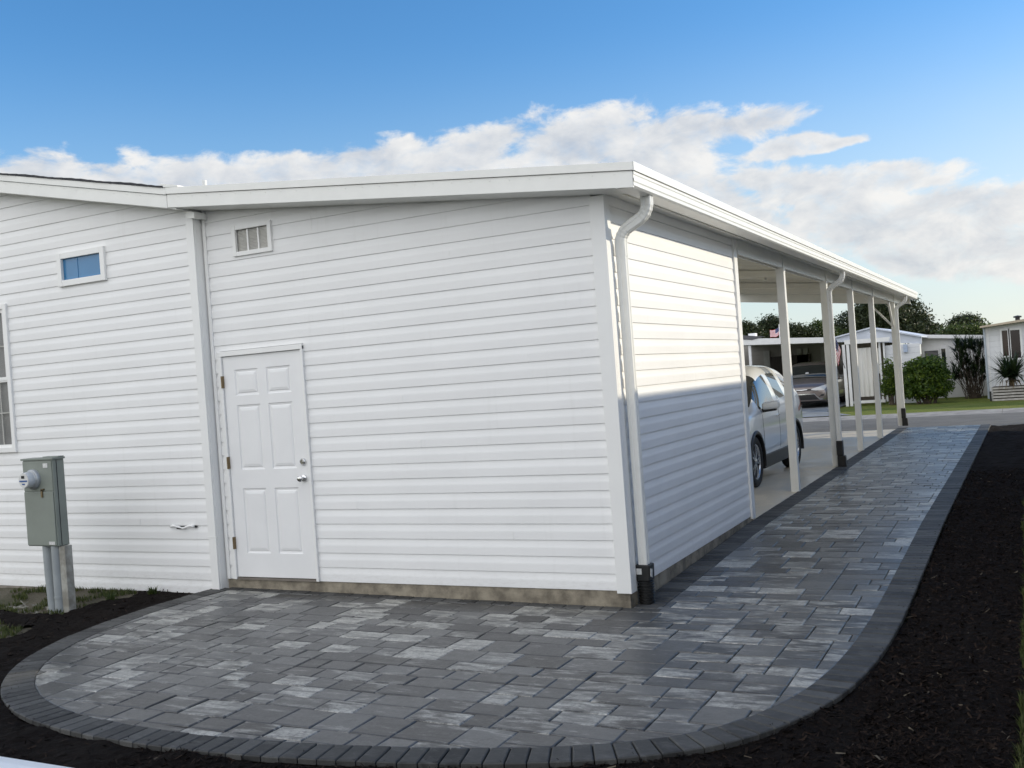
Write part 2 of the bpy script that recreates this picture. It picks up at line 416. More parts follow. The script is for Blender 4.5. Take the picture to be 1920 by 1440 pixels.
m = MB(); m.box(-3.838, -2.922, -.02, .05, -.003, .016); build_under(m, 'threshold', M_('threshold_metal', (.25, .22, .19), .5, .6), door, cp)
for z in (1.82, 1.075, .335):
    m = MB(); m.box(-3.848, -3.833, -.036, -.012, z-.055, z+.055); m.tube([(-3.842, -.036, z-.055), (-3.842, -.036, z+.055)], .007, 8)
    build_under(m, 'hinge', brass, door, cp)
m = MB(); m.lathe((-2.99, -.011, .915), (0, -1, 0), [(.034, 0), (.034, .004), (.028, .012), (.013, .016), (.012, .035), (.02, .042), (.027, .052), (.027, .066), (.018, .076), (.001, .078)])
build_under(m, 'knob', chrome, door, cp, smooth=True)
m = MB(); m.lathe((-2.985, -.011, 1.06), (0, -1, 0), [(.034, 0), (.034, .005), (.030, .014), (.024, .019), (.022, .016), (.012, .016), (.012, .021), (.001, .021)])
build_under(m, 'deadbolt', chrome, door, cp, smooth=True)
# vent
m = MB()
x0, x1, z0, z1 = -3.605, -3.150, 2.950, 3.228
m.box(x0, x0+.042, -.03, .0, z0, z1); m.box(x1-.042, x1, -.03, .0, z0, z1); m.box(x0+.042, x1-.042, -.028, 0, z0, z0+.040); m.box(x0+.042, x1-.042, -.028, 0, z1-.040, z1)
vent = m.build('vent', trimw, cp, bevel=.003)
for k in (1, 2):
    m = MB(); xx = x0+.042+(x1-x0-.084)*k/3; m.box(xx-.008, xx+.008, -.006, .004, z0+.042, z1-.042)
    build_under(m, 'vent_bar', trimw, vent, cp)
m = MB()
zz = z0+.042
while zz < z1-.05: m.hexa([(x0+.042, .0, zz), (x0+.042, .0, zz+.002), (x0+.042, .012, zz+.008), (x0+.042, .012, zz+.01), (x1-.042, .0, zz), (x1-.042, .0, zz+.002), (x1-.042, .012, zz+.008), (x1-.042, .012, zz+.01)]); zz += .013
build_under(m, 'vent_louvre', M_('vent_grey', (.80, .79, .75), .6), vent, cp)
m = MB(); m.box(x0+.04, x1-.04, .013, .02, z0+.04, z1-.04); build_under(m, 'vent_backing', M_('vent_back', (.78, .77, .72), .8), vent, cp)
# roof slab and fascia
def slopebox(m, xa, xb, ya, yb, ta, tb):      # between heights zr+ta (bottom) and zr+tb (top)
    m.hexa([(xa, ya, zr(xa)+ta), (xa, ya, zr(xa)+tb), (xa, yb, zr(xa)+ta), (xa, yb, zr(xa)+tb), (xb, ya, zr(xb)+ta), (xb, ya, zr(xb)+tb), (xb, yb, zr(xb)+ta), (xb, yb, zr(xb)+tb)])
m = MB(); slopebox(m, ROOF_L, ROOF_R-.02, YB+.02, YE-.02, -.085, -.004)
m.build('roof', alum, cp)
m = MB(); slopebox(m, -4.088, ROOF_R, YB-.012, YB+.02, -.060, .0); slopebox(m, -4.086, ROOF_R-.012, YB, YB+.02, -.182, -.064)
for k in range(26):
    x = -3.95+k*.167; m.lathe((x, YB, zr(x)-.085), (0, -1, 0), [(.006, 0), (.005, .003), (.001, .004)], 8)
m.build('fascia', alum, cp, bevel=.002)
m = MB(); slopebox(m, -4.07, .30, YB+.02, -.02, -.184, -.175); m.build('soffit', alum, cp)
m = MB()     # flat drip band along eave
m.box(ROOF_R+.0005, ROOF_R+.007, YB-.010, YE, 3.063, 3.127); m.box(ROOF_R-.06, ROOF_R-.001, YB+.021, YE, 3.10, 3.127)
m.build('drip_edge', alum, cp, bevel=.002)
# gutter, profile in x,z extruded along y in three runs
gp = [(.372, 3.060), (.372, 3.040), (.368, 3.034), (.368, 3.016), (.372, 3.008), (.372, 2.992), (.367, 2.984), (.367, 2.960), (.352, 2.948), (.230, 2.948), (.222, 2.956), (.222, 3.03)]
gpi = [(a-.008 if a > .3 else a+.008, b+.006 if b < 2.96 else b) for a, b in gp]
poly = gp+list(reversed(gpi))
def gut(ya, yb):
    m = MB()
    for i in range(len(gp)-1):
        (a, b), (c, d) = gp[i], gp[i+1]; m.face([(a, ya, b), (c, ya, d), (c, yb, d), (a, yb, b)])
    m.prism([(x, z) for x, z in [(.366, 3.056), (.36, 2.955), (.23, 2.955), (.23, 3.05)]], ya+.001, ya+.004, 1)
    m.prism([(x, z) for x, z in [(.366, 3.056), (.36, 2.955), (.23, 2.955), (.23, 3.05)]], yb-.004, yb-.001, 1)
    return m
for ya, yb in ((YB, 7.1), (7.103, 13.9), (13.903, YE)):
    gut(ya, yb).build('gutter', alum, cp, fix=False)
m = MB(); m.box(.0, .225, YB+.02, YE-.02, 2.998, 3.004); m.box(.10, .125, YB+.02, YE-.02, 2.985, 2.998); m.box(.19, .222, YB+.02, YE-.02, 2.975, 2.998)
m.build('eave_soffit', alum, cp)
# beam, posts
m = MB(); m.box(-.055, -.035, 3.83, YE-.6, 2.835, 3.0); m.box(.015, .035, 3.83, YE-.6, 2.835, 3.0); m.box(-.035, .015, 3.83, YE-.6, 2.86, 2.875); m.box(-.035, .015, 3.83, YE-.6, 2.965, 2.985)
m.build('beam', alum, cp)
PY_ = [6.13, 9.2, 11.8, 14.45, 18.05]
for i, y in enumerate(PY_):
    m = MB()
    m.box(-.06, .04, y-.05, y+.05, -.05, 2.834)
    p = m.build('post', alum, cp, bevel=.004)
    if i == 0: proto_post = p
    m = MB(); m.box(-.065, .045, y-.056, y-.051, 2.79, 3.0); m.box(.036, .041, y-.055, y+.055, 2.79, 3.0)
    for zz in (2.85, 2.93):
        m.lathe((.041, y, zz), (1, 0, 0), [(.012, 0), (.010, .006), (.001, .007)], 8)
    build_under(m, 'post_bracket', alum, p, cp)
# knee braces at the last post
y5 = PY_[4]
def bar(m, a, b, w):
    a, b = Vector(a), Vector(b); m.tube([a, b], w, sec=[(-1, -.6), (1, -.6), (1, .6), (-1, .6)])
for a, b in (((-.02, y5-.03, 2.30), (-.02, y5-.62, 2.83)), ((-.05, y5, 2.30), (-.62, y5, 2.98)), ((-.02, y5+.03, 2.34), (-.02, y5+.52, 2.84))):
    m = MB(); bar(m, a, b, .035); m.build('knee_brace', alum, cp)
# ceiling ribs and far header
m = MB()
y = 4.3
while y < 19.5:
    slopebox(m, -4.05, -.07, y, y+.03, -.100, -.086); y += .305
m.build('ceiling_rib', ceilm, cp)
for y in (6.1, 10.0, 14.0):
    m = MB(); slopebox(m, -4.05, -.06, y, y+.10, -.21, -.101); m.build('cross_beam', ceilm, cp)
m = MB(); slopebox(m, -4.05, .2, YE-.14, YE-.04, -.30, -.086); m.build('end_header', ceilm, cp)
for yy in (4.2, 16.0):
    m = MB(); m.box(-4.07, -3.97, yy-.05, yy+.05, -.05, 3.45)
    if yy > 5: m.build('post', alum, cp)
for (xx, yy) in ((-1.35, 11.2), (-1.25, 14.6), (-2.4, 8.4)):  # small wedge-shaped fittings hung under the ceiling
    m = MB(); slopebox(m, xx-.55, xx, yy-.10, yy+.10, -.17, -.101); 
    m.hexa([(xx-.62, yy-.07, zr(xx-.62)-.115), (xx-.62, yy-.07, zr(xx-.62)-.101), (xx-.62, yy+.07, zr(xx-.62)-.115), (xx-.62, yy+.07, zr(xx-.62)-.101), (xx, yy-.09, zr(xx)-.20), (xx, yy-.09, zr(xx)-.171), (xx, yy+.09, zr(xx)-.20), (xx, yy+.09, zr(xx)-.171)])
    m.build('ceiling_fitting', ceilm, cp)

# downspouts
RS = [(-1, -.8), (-.8, -1), (-.3, -1), (-.2, -.9), (.2, -.9), (.3, -1), (.8, -1), (1, -.8), (1, -.3), (.9, -.2), (.9, .2), (1, .3), (1, .8), (.8, 1), (.3, 1), (.2, .9), (-.2, .9), (-.3, 1), (-.8, 1), (-1, .8), (-1, .3), (-.9, .2), (-.9, -.2), (-1, -.3)]
def downspout(yc, x_wall, zend, corr=False):
    X = x_wall; m = MB(); pts = []; rad = []
    xo = .300
    ctrl = [(xo, 2.99), (xo, 2.90)]
    n = 9
    for i in range(n+1):
        t = i/n*R(62); ctrl.append((xo-.13*(1-math.cos(t)), 2.90-.13*math.sin(t)))
    e = ctrl[-1]
    xm = X+.5*.0
    # straight diagonal then reverse bend
    bend = []
    for i in range(n+1):
        t = R(62)*(1-i/n); bend.append((.13*(1-math.cos(t)), .13*math.sin(t)))
    dx = e[0]-X-bend[0][0]; L = dx/math.sin(R(62)); zz = e[1]-max(L, .02)*math.cos(R(62))
    for bx, bz in bend: ctrl.append((X+bx, zz-.13*math.sin(R(62))+bz))
    zt = ctrl[-1][1]
    for i, (x, z) in enumerate(ctrl):
        crimp = 1.0 if (i < 3 or abs(i-12) < 1 or i > len(ctrl)-3) else (1.0 if i % 2 else .93)
        pts.append((x, yc, z)); rad.append(.040*crimp)
    pts.append((X, yc, zt-.10)); rad.append(.040)
    m.tube(pts, rad, sec=RS)
    m.tube([(X, yc, zt-.06), (X, yc, zend)], .037, sec=RS)
    ds = m.build('downspout', alum, cp)
    m = MB()
    for z in (2.1, .95):
        m.box(X-.040, X+.041, yc-.060, yc+.06, z, z+.03) if False else None
    m = MB(); m.box(xo-.045, xo+.045, yc-.045, yc+.045, 2.95, 2.985); build_under(m, 'gutter_outlet', black if False else alum, ds, cp)
    return ds, X
ds1, X1 = downspout(.155, .072, .165)
m = MB()
m.hexa([(.018, .10, .05), (.014, .10, .175), (.018, .22, .05), (.014, .22, .175), (.125, .10, .05), (.130, .10, .175), (.125, .22, .05), (.13, .22, .175)])
ad = build_under(m, 'black_adapter', black, ds1, cp, bevel=.008)
m = MB(); pr = []
z = .05; k = 0
while z > -.15: pr += [(.055, z), (.062, z-.004), (.062, z-.011), (.055, z-.015)]; z -= .021
m.lathe((.075, .155, 0), (0, 0, 1), pr, 24); build_under(m, 'corrugated_pipe', black, ds1, cp, smooth=True)
m = MB(); m.box(.026, .068, .0965, .0985, .105, .150); build_under(m, 'sticker', label_m, ds1, cp)
m = MB(); m.hexa([(.131, .11, .09), (.134, .11, .15), (.131, .15, .075), (.134, .15, .14), (.134, .11, .09), (.137, .11, .15), (.134, .15, .075), (.137, .15, .14)]); build_under(m, 'sticker', label_m, ds1, cp)
def boot(yc, ds):
    m = MB()
    for (x0, x1, z0, z1, xb0, xb1) in ((.04, .135, .13, .36, .04, .135), (.045, .165, -.05, .13, .04, .175)):
        m.hexa([(x0, yc-.055, z0), (x0, yc-.055, z1), (x0, yc+.055, z0), (x0, yc+.055, z1), (xb1, yc-.055, z0), (x1, yc-.055, z1), (xb1, yc+.055, z0), (x1, yc+.055, z1)])
    build_under(m, 'black_adapter', black, ds, cp, bevel=.01)
for yc in (9.06, 17.92):
    ds, X = downspout(yc, .085, .34); boot(yc, ds)

# ================================================================== HOME ON THE LEFT
hm = empty('mobile_home', (-9, 0, -.2), 'white vinyl-sided home wall left of the shed with small blue window', 'house')
HY = -.094
def zh(x): return 3.617+(-4.09-x)*.2125
BW = (-7.45, -6.66, 1.30, 2.80); SW = (-5.79, -5.17, 2.93, 3.215)
siding('front_wall', hm, 'x', HY, -1, -9.3, -4.055, -.127, 34, lambda u: zh(u)-.10, [BW, SW], seed=9, wav=.002)
m = MB(); m.box(-9.3, -3.99, HY+.03, HY+.06, -.1, 3.3); m.build('inner_wall', trimw, hm)
m = MB(); m.box(-4.065, -3.975, HY-.024, HY, -.14, 3.46); m.box(-3.995, -3.972, HY, .02, -.12, 3.44)
m.build('corner_trim', trimw, hm, bevel=.003)
box_obj('corner_joint', trimw, hm, -4.068, -3.968, HY-.027, HY-.001, .40, .404)
m = MB(); m.box(-4.02, -3.975, .02, 16.2, -.1, 3.45); m.build('side_wall', far_side, hm)
m = MB(); m.box(-9.3, -4.0, HY+.0, 16.2, -.40, -.13); m.build('skirt', skirtm, hm)
def hslope(m, xa, xb, ya, yb, ta, tb):
    m.hexa([(xa, ya, zh(xa)+ta), (xa, ya, zh(xa)+tb), (xa, yb, zh(xa)+ta), (xa, yb, zh(xa)+tb), (xb, ya, zh(xb)+ta), (xb, ya, zh(xb)+tb), (xb, yb, zh(xb)+ta), (xb, yb, zh(xb)+tb)])
m = MB(); hslope(m, -9.3, -4.09, YB-.012, YB+.02, -.064, -.004); hslope(m, -9.3, -4.092, YB, YB+.02, -.185, -.068)
for k in range(30):
    x = -4.25-k*.167; m.lathe((x, YB, zh(x)-.09), (0, -1, 0), [(.006, 0), (.005, .003), (.001, .004)], 8)
m.build('fascia', alum, hm, bevel=.002)
m = MB(); hslope(m, -9.3, -4.0, YB+.02, HY+.02, -.187, -.178); hslope(m, -3.99, -3.90, YB+.13, HY+.09, -.25, -.19); m.build('soffit', alum, hm)
m = MB()
nx = 40
for i in range(nx):     # shingled roof with a ragged front edge
    xa = -9.3+5.19*i/nx; xb = -9.3+5.19*(i+1)/nx; e = .004*math.sin(i*5.1)
    m.hexa([(xa, YB-.022+e, zh(xa)-.002), (xa, YB-.022+e, zh(xa)+.012+e), (xa, 16.2, zh(xa)), (xa, 16.2, zh(xa)+.012+e), (xb, YB-.022+e, zh(xb)-.002), (xb, YB-.022+e, zh(xb)+.018+e), (xb, 16.2, zh(xb)), (xb, 16.2, zh(xb)+.018+e)])
m.build('roof', shingle, hm)
m = MB(); m.hexa([(-4.14, YB-.02, 3.624), (-4.14, YB-.02, 3.66), (-4.14, 1, 3.624), (-4.14, 1, 3.66), (-3.94, YB-.01, 3.604), (-3.94, YB-.01, 3.617), (-3.94, 1, 3.604), (-3.94, 1, 3.617)])
m.build('flashing', alum, hm)
m = MB(); m.tube([(-6.72, 3, 4.1), (-6.72, 3, 4.565)], .030, 12); m.build('vent_pipe', alum, hm)
# small blue window
def frame(m, x0, x1, z0, z1, w, y0, y1):
    m.box(x0, x0+w, y0, y1, z0, z1); m.box(x1-w, x1, y0, y1, z0, z1); m.box(x0+w, x1-w, y0+.001, y1, z0, z0+w); m.box(x0+w, x1-w, y0+.001, y1, z1-w, z1)
m = MB(); frame(m, -5.815, -5.145, 2.905, 3.238, .060, HY-.034, HY); w1 = m.build('small_window', trimw, hm, bevel=.004)
m = MB(); m.box(-5.76, -5.20, HY-.002, HY+.004, 2.96, 3.185); build_under(m, 'pane', blueglass, w1, hm)
m = MB(); m.box(-5.555, -5.545, HY-.006, HY-.002, 2.965, 3.18); build_under(m, 'sliding_stile', blueglass, w1, hm)
# big window at the frame edge
m = MB(); frame(m, -7.48, -6.635, 1.275, 2.825, .055, HY-.030, HY); w2 = m.build('window', trimw, hm, bevel=.004)
m = MB(); frame(m, -7.425, -6.69, 2.03, 2.77, .035, HY-.012, HY+.01); build_under(m, 'upper_sash', trimw, w2, hm)
m = MB(); frame(m, -7.425, -6.69, 1.33, 2.04, .028, HY-.004, HY+.018); build_under(m, 'lower_sash', trimw, w2, hm)
m = MB(); m.box(-7.39, -6.71, HY+.012, HY+.016, 1.34, 2.76)
gl = m; gmat, gt, gb = newmat('clear_pane'); gb.inputs['Base Color'].default_value = (.01, .012, .012, 1); gb.inputs['Roughness'].default_value = .05; gb.inputs['Alpha'].default_value = .30; gb.inputs['Specular IOR Level'].default_value = .3
build_under(m, 'pane', gmat, w2, hm)
m = MB(); z = 1.36
while z < 2.76:
    m.hexa([(-7.42, HY+.05, z), (-7.42, HY+.05, z+.003), (-7.42, HY+.085, z+.028), (-7.42, HY+.085, z+.031), (-6.70, HY+.05, z), (-6.70, HY+.05, z+.003), (-6.70, HY+.085, z+.028), (-6.70, HY+.085, z+.031)]); z += .052
build_under(m, 'blinds', M_('grey_blinds', (.085, .09, .07), .6), w2, hm)
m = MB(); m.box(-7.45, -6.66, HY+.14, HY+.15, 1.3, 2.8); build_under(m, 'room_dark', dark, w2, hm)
m = MB()
munt = M_('muntin_grey', (.5, .5, .46), .5)
for x in (-7.06, -6.86): m = MB(); m.box(x-.006, x+.006, HY+.006, HY+.011, 1.35, 2.03); build_under(m, 'muntin', munt, w2, hm)
m = MB(); m.box(-7.40, -6.71, HY+.0065, HY+.0105, 1.684, 1.696); build_under(m, 'muntin', munt, w2, hm)
m = MB(); m.box(-7.40, -6.71, HY+.0, HY+.005, 2.38, 2.392); build_under(m, 'muntin', munt, w2, hm)
# torn bit of siding
m = MB(); pts = []
for i in range(10):
    t = i/9; pts.append((-4.53+.30*t, HY-.020-.016*math.sin(t*7)**2, .497+.012*math.sin(t*9)))
m.tube(pts, [.012, .014, .008, .011, .007, .012, .010, .011, .013, .015], 8)
m.build('torn_siding', trimw, hm, smooth='all')
m = MB(); m.box(-4.46, -4.36, HY-.0195, HY-.0138, .477, .505); m.build('tear_hole', dark, hm)
m = MB(); m.box(-4.24, -4.205, HY-.0195, HY-.0138, .49, .512); m.build('tear_hole', dark, hm)
box_obj('siding_seam', trimw, hm, -4.944, -4.941, HY-.0100, HY-.0075, .51, .575)

# ================================================================== METER PEDESTAL
mt = empty('meter_pedestal', (-5.15, -.86, -.15), 'grey electric meter cabinet on conduits and weathered post before the house wall', 'electric meter')
m = MB(); y0, y1 = -.95, -.83
m.box(-5.445, -5.045, y0, y1, .455, 1.235)
m.build('cabinet', grey_metal, mt, bevel=.006)
m = MB(); m.box(-5.458, -5.030, y0-.012, y1+.004, 1.235, 1.253); m.box(-5.25, -5.04, y0+.06, y1, 1.253, 1.262); m.build('cabinet_lid', grey_metal, mt, bevel=.003)
m = MB(); m.box(-5.440, -5.056, y0-.010, y0-.0005, .465, .948); m.build('lower_cover', grey_metal, mt, bevel=.003)
m = MB(); m.box(-5.440, -5.056, y0-.006, y0-.0005, .956, 1.225); m.build('upper_cover', grey_metal, mt, bevel=.003)
m = MB(); m.box(-5.05, -5.042, y0+.035, y0+.040, .46, 1.23); m.build('side_seam', dark, mt)
m = MB(); m.box(-5.205, -5.185, y0-.020, y0-.006, .90, .955); m.tube([(-5.21, y0-.012, .965), (-5.165, y0-.012, .972)], .008, 8); m.build('latch', brass, mt)
m = MB(); m.lathe((-5.30, y0-.006, 1.065), (0, -1, 0), [(.092, 0), (.092, .02), (.086, .03), (.080, .035), (.080, .04), (.075, .045)], 32)
meter = m.build('meter', M_('meter_ring', (.45, .47, .48), .35, .3), mt, smooth=True)
m = MB(); m.lathe((-5.30, y0-.05, 1.065), (0, -1, 0), [(.074, 0), (.073, .045), (.068, .058), (.05, .062), (.001, .063)], 32)
build_under(m, 'dome', M_('dome_plastic', (.62, .64, .66), .15, coat=1), meter, mt, smooth=True)
m = MB(); yy = y0-.116
m.lathe((-5.30, yy+.004, 1.065), (0, -1, 0), [(.064, 0), (.064, .001)], 28); build_under(m, 'dial_plate', M_('dial_white', (.72, .72, .7), .4), meter, mt)
m = MB(); m.box(-5.325, -5.285, yy, yy+.002, 1.083, 1.108); build_under(m, 'display', dark, meter, mt)
m = MB(); m.box(-5.35, -5.25, yy, yy+.002, 1.052, 1.066); m.box(-5.318, -5.282, yy, yy+.002, 1.026, 1.038); build_under(m, 'dial_print', M_('dial_blue', (.03, .10, .30), .4), meter, mt)
m = MB(); m.box(-5.165, -5.105, y0-.009, y0-.0065, 1.165, 1.205); m.build('label_plate', label_m, mt)
m = MB(); m.box(-5.15, -5.075, y0-.013, y0-.0105, .472, .500); m.build('label_plate', label_m, mt)
m = MB(); m.tube([(-5.262, -.90, .46), (-5.258, -.90, .2), (-5.22, -.91, -.25)], .040, 16); m.build('conduit', conduit, mt, smooth=True)
m = MB(); m.tube([(-5.135, -.90, .46), (-5.135, -.90, -.25)], .048, 16); m.tube([(-5.135, -.90, -.02), (-5.135, -.90, .0)], .053, 16); m.build('conduit', conduit, mt, smooth=True)
m = MB(); m.hexa([(-5.085, -.92, -.3), (-5.085, -.92, .454), (-5.085, -.84, -.3), (-5.085, -.84, .454), (-5.005, -.92, -.3), (-5.005, -.92, .454), (-5.005, -.84, -.3), (-5.005, -.84, .454)])
m.build('post', oldpost, mt, bevel=.006)

# ================================================================== PAVERS
outl = [(-4.09, -.02), (-4.13, -.3), (-4.16, -.65), (-4.15, -1.0), (-4.12, -1.39), (-4.04, -1.8), (-3.90, -2.15), (-3.68, -2.50), (-3.38, -2.80), (-3.0, -3.05), (-2.5, -3.24), (-1.9, -3.33), (-1.3, -3.345),
        (-.7, -3.30), (-.1, -3.20), (.45, -3.06), (.90, -2.89), (1.25, -2.68), (1.53, -2.38), (1.73, -1.95), (1.84, -1.5), (1.895, -1.0), (1.92, -.4), (1.93, .5)]
# smooth
def smooth_line(P, it=2):
    for _ in range(it):
        Q = [P[0]]
        for a, b in zip(P[:-1], P[1:]):
            Q += [(a[0]*.75+b[0]*.25, a[1]*.75+b[1]*.25), (a[0]*.25+b[0]*.75, a[1]*.25+b[1]*.75)]
        P = Q+[P[-1]]
    return P
outl = smooth_line(outl)+[(1.932, 2.), (1.935, 17.2)]
YEND = 17.2; BWID = .21
# resample by arclength
def resample(P, d):
    out = [P[0]]; acc = 0; nxt = d
    L = [0]
    for a, b in zip(P[:-1], P[1:]): L.append(L[-1]+math.dist(a, b))
    T = L[-1]; n = int(T/d); i = 0
    for k in range(1, n+1):
        s = T*k/n
        while i < len(L)-2 and L[i+1] < s: i += 1
        f = (s-L[i])/max(1e-9, L[i+1]-L[i]); out.append((P[i][0]+(P[i+1][0]-P[i][0])*f, P[i][1]+(P[i+1][1]-P[i][1])*f))
    return out
def add_paver(m, poly, tone, lift=0, joint=.0028, ch=.008, tilt=.5):
    if joint == .0034: joint, ch, tilt = .0034, .008, .35
    cx = sum(p[0] for p in poly)/len(poly); cy = sum(p[1] for p in poly)/len(poly)
    def ins(d):
        o = []; k = len(poly)
        for i in range(k):      # offset both neighbouring edges inwards
            p0, p1, p2 = poly[i-1], poly[i], poly[(i+1) % k]
            def nn(a, b):
                dx, dy = b[0]-a[0], b[1]-a[1]; l = math.hypot(dx, dy) or 1e-6; n = (-dy/l, dx/l)
                if (cx-a[0])*n[0]+(cy-a[1])*n[1] < 0: n = (-n[0], -n[1])
                return n
            a, b = nn(p0, p1), nn(p1, p2); den = 1+a[0]*b[0]+a[1]*b[1]; den = max(den, .35)
            o.append((p1[0]+(a[0]+b[0])*d/den, p1[1]+(a[1]+b[1])*d/den))
        return o
    if len(poly) < 3: return
    ax, ay = random.gauss(0, R(tilt)), random.gauss(0, R(tilt)); dz = random.gauss(0, .0008)+lift
    def Z(x, y, h): return gz(x, y)+dz+h+(x-cx)*ax+(y-cy)*ay
    a = ins(joint); b = ins(joint+ch*.45); c = ins(joint+ch)
    n = len(m.v); k = len(poly)
    for ring, h in ((a, -.03), (a, -.0060), (b, -.0018), (c, 0)):
        m.v += [(x, y, Z(x, y, h)) for x, y in ring]
    for j in range(3):
        for i in range(k):
            m.f.append((n+j*k+i, n+j*k+(i+1) % k, n+(j+1)*k+(i+1) % k, n+(j+1)*k+i)); m.mi.append(m.m); m.tone.append(tone)
    m.f.append(tuple(n+3*k+i for i in range(k))); m.mi.append(m.m); m.tone.append(tone)
m = MB(); m.m = 1
bl = resample(outl, .1045)
def normals(P):
    N = []
    for i in range(len(P)):
        a = P[max(i-1, 0)]; b = P[min(i+1, len(P)-1)]; dx, dy = b[0]-a[0], b[1]-a[1]; l = math.hypot(dx, dy); N.append((-dy/l, dx/l))
    return N
N = normals(bl)
for i in range(len(bl)-1):
    a, b = bl[i], bl[i+1]; na, nb = N[i], N[i+1]
    if b[1] > YEND: break
    add_paver(m, [a, b, (b[0]+nb[0]*BWID, b[1]+nb[1]*BWID), (a[0]+na[0]*BWID, a[1]+na[1]*BWID)], random.random(), .004, .0034, .007)
# wall borders: along the shed front and along slab/side wall
x = -3.93
while x < .2:
    w = .155; add_paver(m, [(x, -.105), (x+w, -.105), (x+w, -.002), (x, -.002)], random.random(), .004, .0034, .007); x += w
y = .0
while y < YEND:
    add_paver(m, [(.012, y), (.235, y), (.235, y+.104), (.012, y+.104)], random.random(), .004, .0034, .007); y += .104
# field, random ashlar packing on a fine unit grid
U = .0865
m.m = 0
inner = [(p[0]+n[0]*BWID*.95, p[1]+n[1]*BWID*.95) for p, n in zip(bl, N)]
inner = [p for p in inner if p[1] < 1.2]
planes = []
for a, b in zip(inner[:-1:3], inner[3::3]):
    dx, dy = b[0]-a[0], b[1]-a[1]; l = math.hypot(dx, dy); planes.append((a, (-dy/l, dx/l)))
def clip(poly, p, n):
    out = []
    for i in range(len(poly)):
        a, b = poly[i], poly[(i+1) % len(poly)]
        da = (a[0]-p[0])*n[0]+(a[1]-p[1])*n[1]; db = (b[0]-p[0])*n[0]+(b[1]-p[1])*n[1]
        if da >= 0: out.append(a)
        if da*db < 0: f = da/(da-db); out.append((a[0]+(b[0]-a[0])*f, a[1]+(b[1]-a[1])*f))
    return out
def area(p): return abs(sum(p[i][0]*p[(i+1) % len(p)][1]-p[(i+1) % len(p)][0]*p[i][1] for i in range(len(p))))/2
gx0, gy0 = -4.3, -3.4
nx, ny = int(6.2/U)+1, int((YEND-gy0)/U)
nx2 = nx
occ = [[0]*nx for _ in range(ny+4)]
for row in occ: row += [0]*5
for i in range(nx):
    j = 0
    while j < ny:
        if occ[j][i]: j += 1; continue
        L = 0
        while j+L < ny and not occ[j+L][i]: L += 1
        opts = [h for h in (2, 2, 3) if h <= L and L-h != 1]
        h = random.choice(opts) if opts else L
        w = random.choice((2, 3, 3, 4)) if h == 2 else random.choice((3, 3, 4))
        for a in range(h):
            for b in range(w): occ[j+a][i+b] = 1
        x0 = gx0+i*U; y0 = gy0+j*U; x1 = x0+w*U; y1 = min(y0+h*U, YEND)
        poly = [(x0, y0), (x1, y0), (x1, y1), (x0, y1)]
        if y0 > -.09 and x1 < .22: j += h; continue
        if y1 > -.10 and x0 < .22:
            if y0 < -.10 and x1 < .22: poly = clip(poly, (0, -.095), (0, -1))
            elif y0 >= -.10: poly = clip(poly, (.225, 0), (1, 0))
        if x1 > 1.72: poly = clip(poly, (1.932-BWID*.95, 0), (-1, 0))
        for p, n in planes:
            if not poly: break
            if abs(p[0]-x0) < 1.0 and abs(p[1]-y0) < 1.0: poly = clip(poly, p, n)
            elif (x0-p[0])*n[0]+(y0-p[1])*n[1] < -.5 and y0 < .5: poly = []
        if len(poly) > 2 and area(poly) > .0012: add_paver(m, poly, random.random(), tilt=.6)
        j += h
path = m.build('paver_path', [paver, paver_dark], None, fix=True); tag(path, kind='structure')
# jointing sand bed
m = MB()
def sheet(m, x0, x1, y0, y1, zf, nx, ny):
    for i in range(nx):
        for j in range(ny):
            xa, xb = x0+(x1-x0)*i/nx, x0+(x1-x0)*(i+1)/nx; ya, yb = y0+(y1-y0)*j/ny, y0+(y1-y0)*(j+1)/ny
            m.face([(xa, ya, zf(xa, ya)), (xb, ya, zf(xb, ya)), (xb, yb, zf(xb, yb)), (xa, yb, zf(xa, yb))])
pl_ = [(p[0]+n[0]*.03, p[1]+n[1]*.03) for p, n in zip(bl, N)]
sheet(m, .0, 1.8, -1.2, YEND, lambda x, y: gz(x, y)-.012, 4, 40)
for a, b in zip(pl_[:-1], pl_[1:]):
    if a[1] < 0:
        ya = max(-.003, a[1]); 
        m.face([(a[0], a[1], gz(*a)-.012), (b[0], b[1], gz(*b)-.012), (b[0], -.003, gz(b[0], 0)-.012), (a[0], -.003, gz(a[0], 0)-.012)])
sandm = M_('joint_sand', (.035, .033, .03), .95)
tag(m.build('joint_sand', sandm, None, fix=False), kind='structure')

# ================================================================== GROUND, SLAB, ROAD
m = MB()
def gh(x, y):
    if y > 24.2: return -.17
    return -.26
xs = [-400, -150, -60, -30, -20, -15, -12, -10, -8, -6, -4, -2, 0, 2, 4, 6, 8, 12, 20, 40, 100, 400]; ys = [-200, -60, -20, -10, -6, -4, -2, 0, 3, 6, 10, 14, 17, 20, 24.19, 24.7, 28, 32, 38, 45, 60, 100, 200, 800]
for i in range(len(xs)-1):
    for j in range(len(ys)-1):
        m.face([(a, b, gh(a, b)) for a, b in ((xs[i], ys[j]), (xs[i+1], ys[j]), (xs[i+1], ys[j+1]), (xs[i], ys[j+1]))])
tag(m.build('ground', ground_m, None, fix=False), kind='structure')
m = MB(); sheet(m, -40, 30, 24.62, 46, lambda x, y: -.155+.02*noise.noise(Vector((x*.3, y*.3, 0))), 120, 40)
tag(m.build('lawn', lawn_m, None, fix=False, smooth='all'), kind='structure')
m = MB(); m.hexa([(-12, 17.5, -.16), (-12, 17.5, -.11), (-12, 22.9, -.25), (-12, 22.9, -.165), (-.0, 17.5, -.16), (-.0, 17.5, -.11), (-.0, 22.9, -.25), (-.0, 22.9, -.165)])
